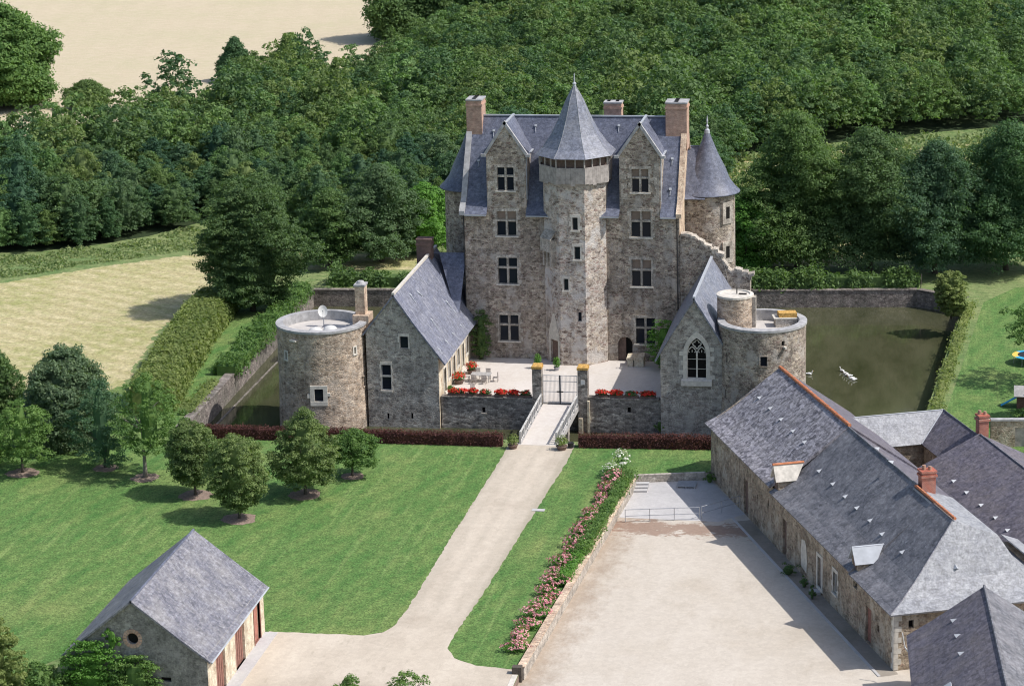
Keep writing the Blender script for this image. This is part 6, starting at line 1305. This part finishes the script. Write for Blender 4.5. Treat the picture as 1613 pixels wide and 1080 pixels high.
# garden table with chairs
p = gz(758, 600, .7); tx_, ty_ = float(p[0]), float(p[1]); tb = thing('garden_table', 'long grey slatted garden table on the courtyard gravel', 'table', (tx_, ty_, .7)); mb = MB()
for k in range(7): mb.box((tx_-1.0, ty_-.63+k*.18, 1.42), (tx_+1.0, ty_-.47+k*.18, 1.47))
part('tabletop', mb, M['planks'], tb)
for sx_ in (-.85, .8):
    for sy_ in (-.5, .5): mb = MB(); mb.box((tx_+sx_, ty_+sy_, .7), (tx_+sx_+.07, ty_+sy_+.07, 1.42)); part('leg', mb, M['planks'], tb)
def chair(x, y, rz, lab, z=.7):
    t = thing('garden_chair', lab, 'chair', (x, y, z), 'chairs round the garden table', rz); WL[t.name] = Vector((0, 0, 0)); mb = MB()
    for k in range(4): mb.box((-.24, -.24+k*.12, .42), (.24, -.14+k*.12, .45))
    part('seat', mb, M['oldwood'], t); mb = MB()
    for k in range(5): mb.box((-.24+k*.1, .24, .45), (-.17+k*.1, .27, .95))
    mb.box((-.26, .235, .92), (.26, .275, 1.0)); part('backrest', mb, M['oldwood'], t)
    for a in (-.24, .2):
        for b in (-.24, .22): mb = MB(); mb.box((a, b, 0), (a+.045, b+.045, .45)); part('leg', mb, M['oldwood'], t)
for dx, dy, rz, lab in [(-.55, -1.0, pi, 'slatted chair at the near side of the garden table, left one'), (.5, -1.0, pi, 'slatted chair at the near side of the garden table, right one'), (-.55, 1.0, 0, 'slatted chair behind the garden table, left one'), (.5, 1.0, 0, 'slatted chair behind the garden table, right one'), (1.45, 0, -pi/2, 'slatted chair at the right end of the garden table'), (-1.45, 0, pi/2, 'slatted chair at the left end of the garden table')]: chair(tx_+dx, ty_+dy, rz, lab)
p = gz(745, 622, .7); chair(float(p[0]), float(p[1])+.4, .6, 'pale chair standing alone near the flower boxes on the left')
# stone kennel-like block beside the cellar door
mb = MB(); p = gz(1001, 577, .7); x, y = float(p[0]), float(p[1]); mb.slab([(x-.9, y-.3, 1.55), (x+.9, y-.3, 1.7), (x+.9, y+1.1, 1.9), (x-.9, y+1.1, 1.75)], .18); mb.box((x-.8, y-.2, .7), (x-.2, y+1.0, 1.5)); mb.box((x-.1, y-.2, .7), (x+.85, y+1.0, 1.55)); solo('stone_bench', mb, M['cream'], 'block of pale and pinkish stones beside the arched cellar door', 'stone block')
# geese on the pond
def goose(x, y, rz, lab):
    t = thing('goose', lab, 'goose', (x, y, -2.0), 'white geese on the pond', rz); WL[t.name] = Vector((0, 0, 0)); t.scale = (.8, .8, .8); mb = MB()
    B = [(-.42, .12, .02), (-.3, .16, .09), (-.1, .16, .16), (.12, .15, .17), (.26, .17, .11), (.31, .30, .065), (.33, .46, .05), (.37, .54, .065), (.44, .54, .05), (.47, .53, .02)]
    mb.tube([(a, 0, b) for a, b, c in B], [c for a, b, c in B], 10); part('body', mb, M['feather'], t, smooth=True)
    mb = MB(); mb.tube([(.46, 0, .53), (.56, 0, .51)], [.028, .012], 6); part('beak', mb, M['orange'], t)
    mb = MB(); mb.slab([(-.45, -.13, .22), (.1, -.17, .24), (.12, .17, .24), (-.45, .13, .22)], .06); part('wings', mb, M['feather'], t)
for k, (a, b_) in enumerate([(1326, 585), (1331, 589), (1334, 592), (1338, 593), (1341, 597), (1345, 599)]):
    p = gz(a, b_, -2.0); goose(float(p[0]), float(p[1]), 2.3+k*.3, ['white goose leading the line on the pond, nearest the top left', 'second white goose of the line on the pond', 'third white goose of the line on the pond', 'fourth white goose of the line on the pond', 'fifth white goose of the line on the pond', 'last white goose of the line, nearest the farm roof'][k])
p = gz(1275, 590, -2.0); goose(float(p[0]), float(p[1]), 0, 'single white goose swimming close to the right round tower')
p = gz(1449, 480, -2.0); mb = MB(); mb.tube([(p[0], p[1], -3), (p[0]+.1, p[1], 1.6)], [.08, .06], 6); solo('mooring_post', mb, M['bark'], 'thin dark post standing in the far corner of the pond', 'post')
p = gz(1433, 468, -2.0); mb = MB(); mb.box((p[0]-.25, p[1]-.1, -2.1), (p[0]+.2, p[1]+.1, -1.5)); mb.slab([(p[0]-.3, p[1]-.15, -1.45), (p[0]+.25, p[1]-.15, -1.45), (p[0]+.25, p[1]+.15, -1.4), (p[0]-.3, p[1]+.15, -1.4)], .06); solo('nest_box', mb, M['white'], 'tiny pale nest box at the foot of the far pond wall', 'box')
# trampoline and playhouse
p = gz(1622, 572, 0); x, y = float(p[0]), float(p[1]); tp = thing('trampoline', 'round trampoline with blue and yellow padding on the right lawn', 'trampoline', (x, y, 0)); mb = MB(); mb.lathe(x, y, [(1.25, .86), (1.75, .84), (1.78, .9), (1.25, .92)], 36, 0, 2*pi*.8, 3.7); part('padding', mb, M['blue'], tp, 'blue outer padding of the trampoline')
mb = MB(); mb.lathe(x, y, [(1.25, .86), (1.75, .84), (1.78, .9), (1.25, .92)], 10, 0, 2*pi*.2, 3.7-2*pi*.2); part('padding', mb, M['yellow'], tp, 'yellow section of the trampoline padding'); mb = MB(); mb.disc(x, y, .87, 1.26, 36); part('mat', mb, M['iron'], tp)
for k in range(6): a = k*pi/3; mb = MB(); mb.tube([(x+1.6*cos(a), y+1.6*sin(a), 0), (x+1.6*cos(a), y+1.6*sin(a), .85)], .03, 6); part('leg', mb, M['steel'], tp)
p = gz(1613, 640, 0); x, y = float(p[0]), float(p[1]); ph = thing('playhouse', 'small wooden playhouse with a blue slide at the right edge of the lawn', 'playhouse', (x, y, 0)); mb = MB(); mb.box((x-.7, y-.7, .0), (x+1, y+.7, 1.3)); part('wall', mb, M['door_red'], ph); mb = MB(); mb.slab([(x-1, y-1, 1.25), (x+1.3, y-1, 1.25), (x+1.3, y, 2.1), (x-1, y, 2.1)], .08); mb.slab([(x-1, y+1, 1.25), (x+1.3, y+1, 1.25), (x+1.3, y, 2.1), (x-1, y, 2.1)], .08); part('roof', mb, M['planks'], ph)
mb = MB(); mb.slab([(x-2.2, y-.3, .1), (x-.7, y-.3, 1.0), (x-.7, y+.2, 1.0), (x-2.2, y+.2, .1)], .06); part('slide', mb, M['blue'], ph)
# plants at the foot of the range wall
for k, (u, v, s_, lab) in enumerate([(25.0, -1.1, (.9, .6, .45), 'low green plant tuft at the foot of the range wall in the shade'), (28.0, -.8, (.35, .3, .45), 'small pot-like plant beside the pale door surround of the range'), (30.6, -1.0, (.3, .3, .5), 'dark plant between the pale surrounded door and window of the range'), (1.0, -.5, (.6, .4, .5), 'green tuft at the far corner of the range wall')]):
    q = R(u, v, -.6); climber('wall_foot_plant', lab, tuple(q), s_, 'lf_dark' if k < 3 else 'lf_mid', 80+k, 260, .16, 'plant')
mb = MB(); q = R(29.0, -.7, -.6); mb.obox(q, UD*.9, ND*.65, Z*.22); solo('doorstep', mb, M['concrete'], 'concrete doorstep below the pale surrounded door of the range', 'step')
p = gz(848, 803, .02); mb = MB(); mb.box((p[0]-.55, p[1]-.3, .01), (p[0]+.55, p[1]+.3, .05)); solo('manhole_cover', mb, M['concrete'], 'flat grey manhole slab in the grass strip beside the drive', 'manhole cover')
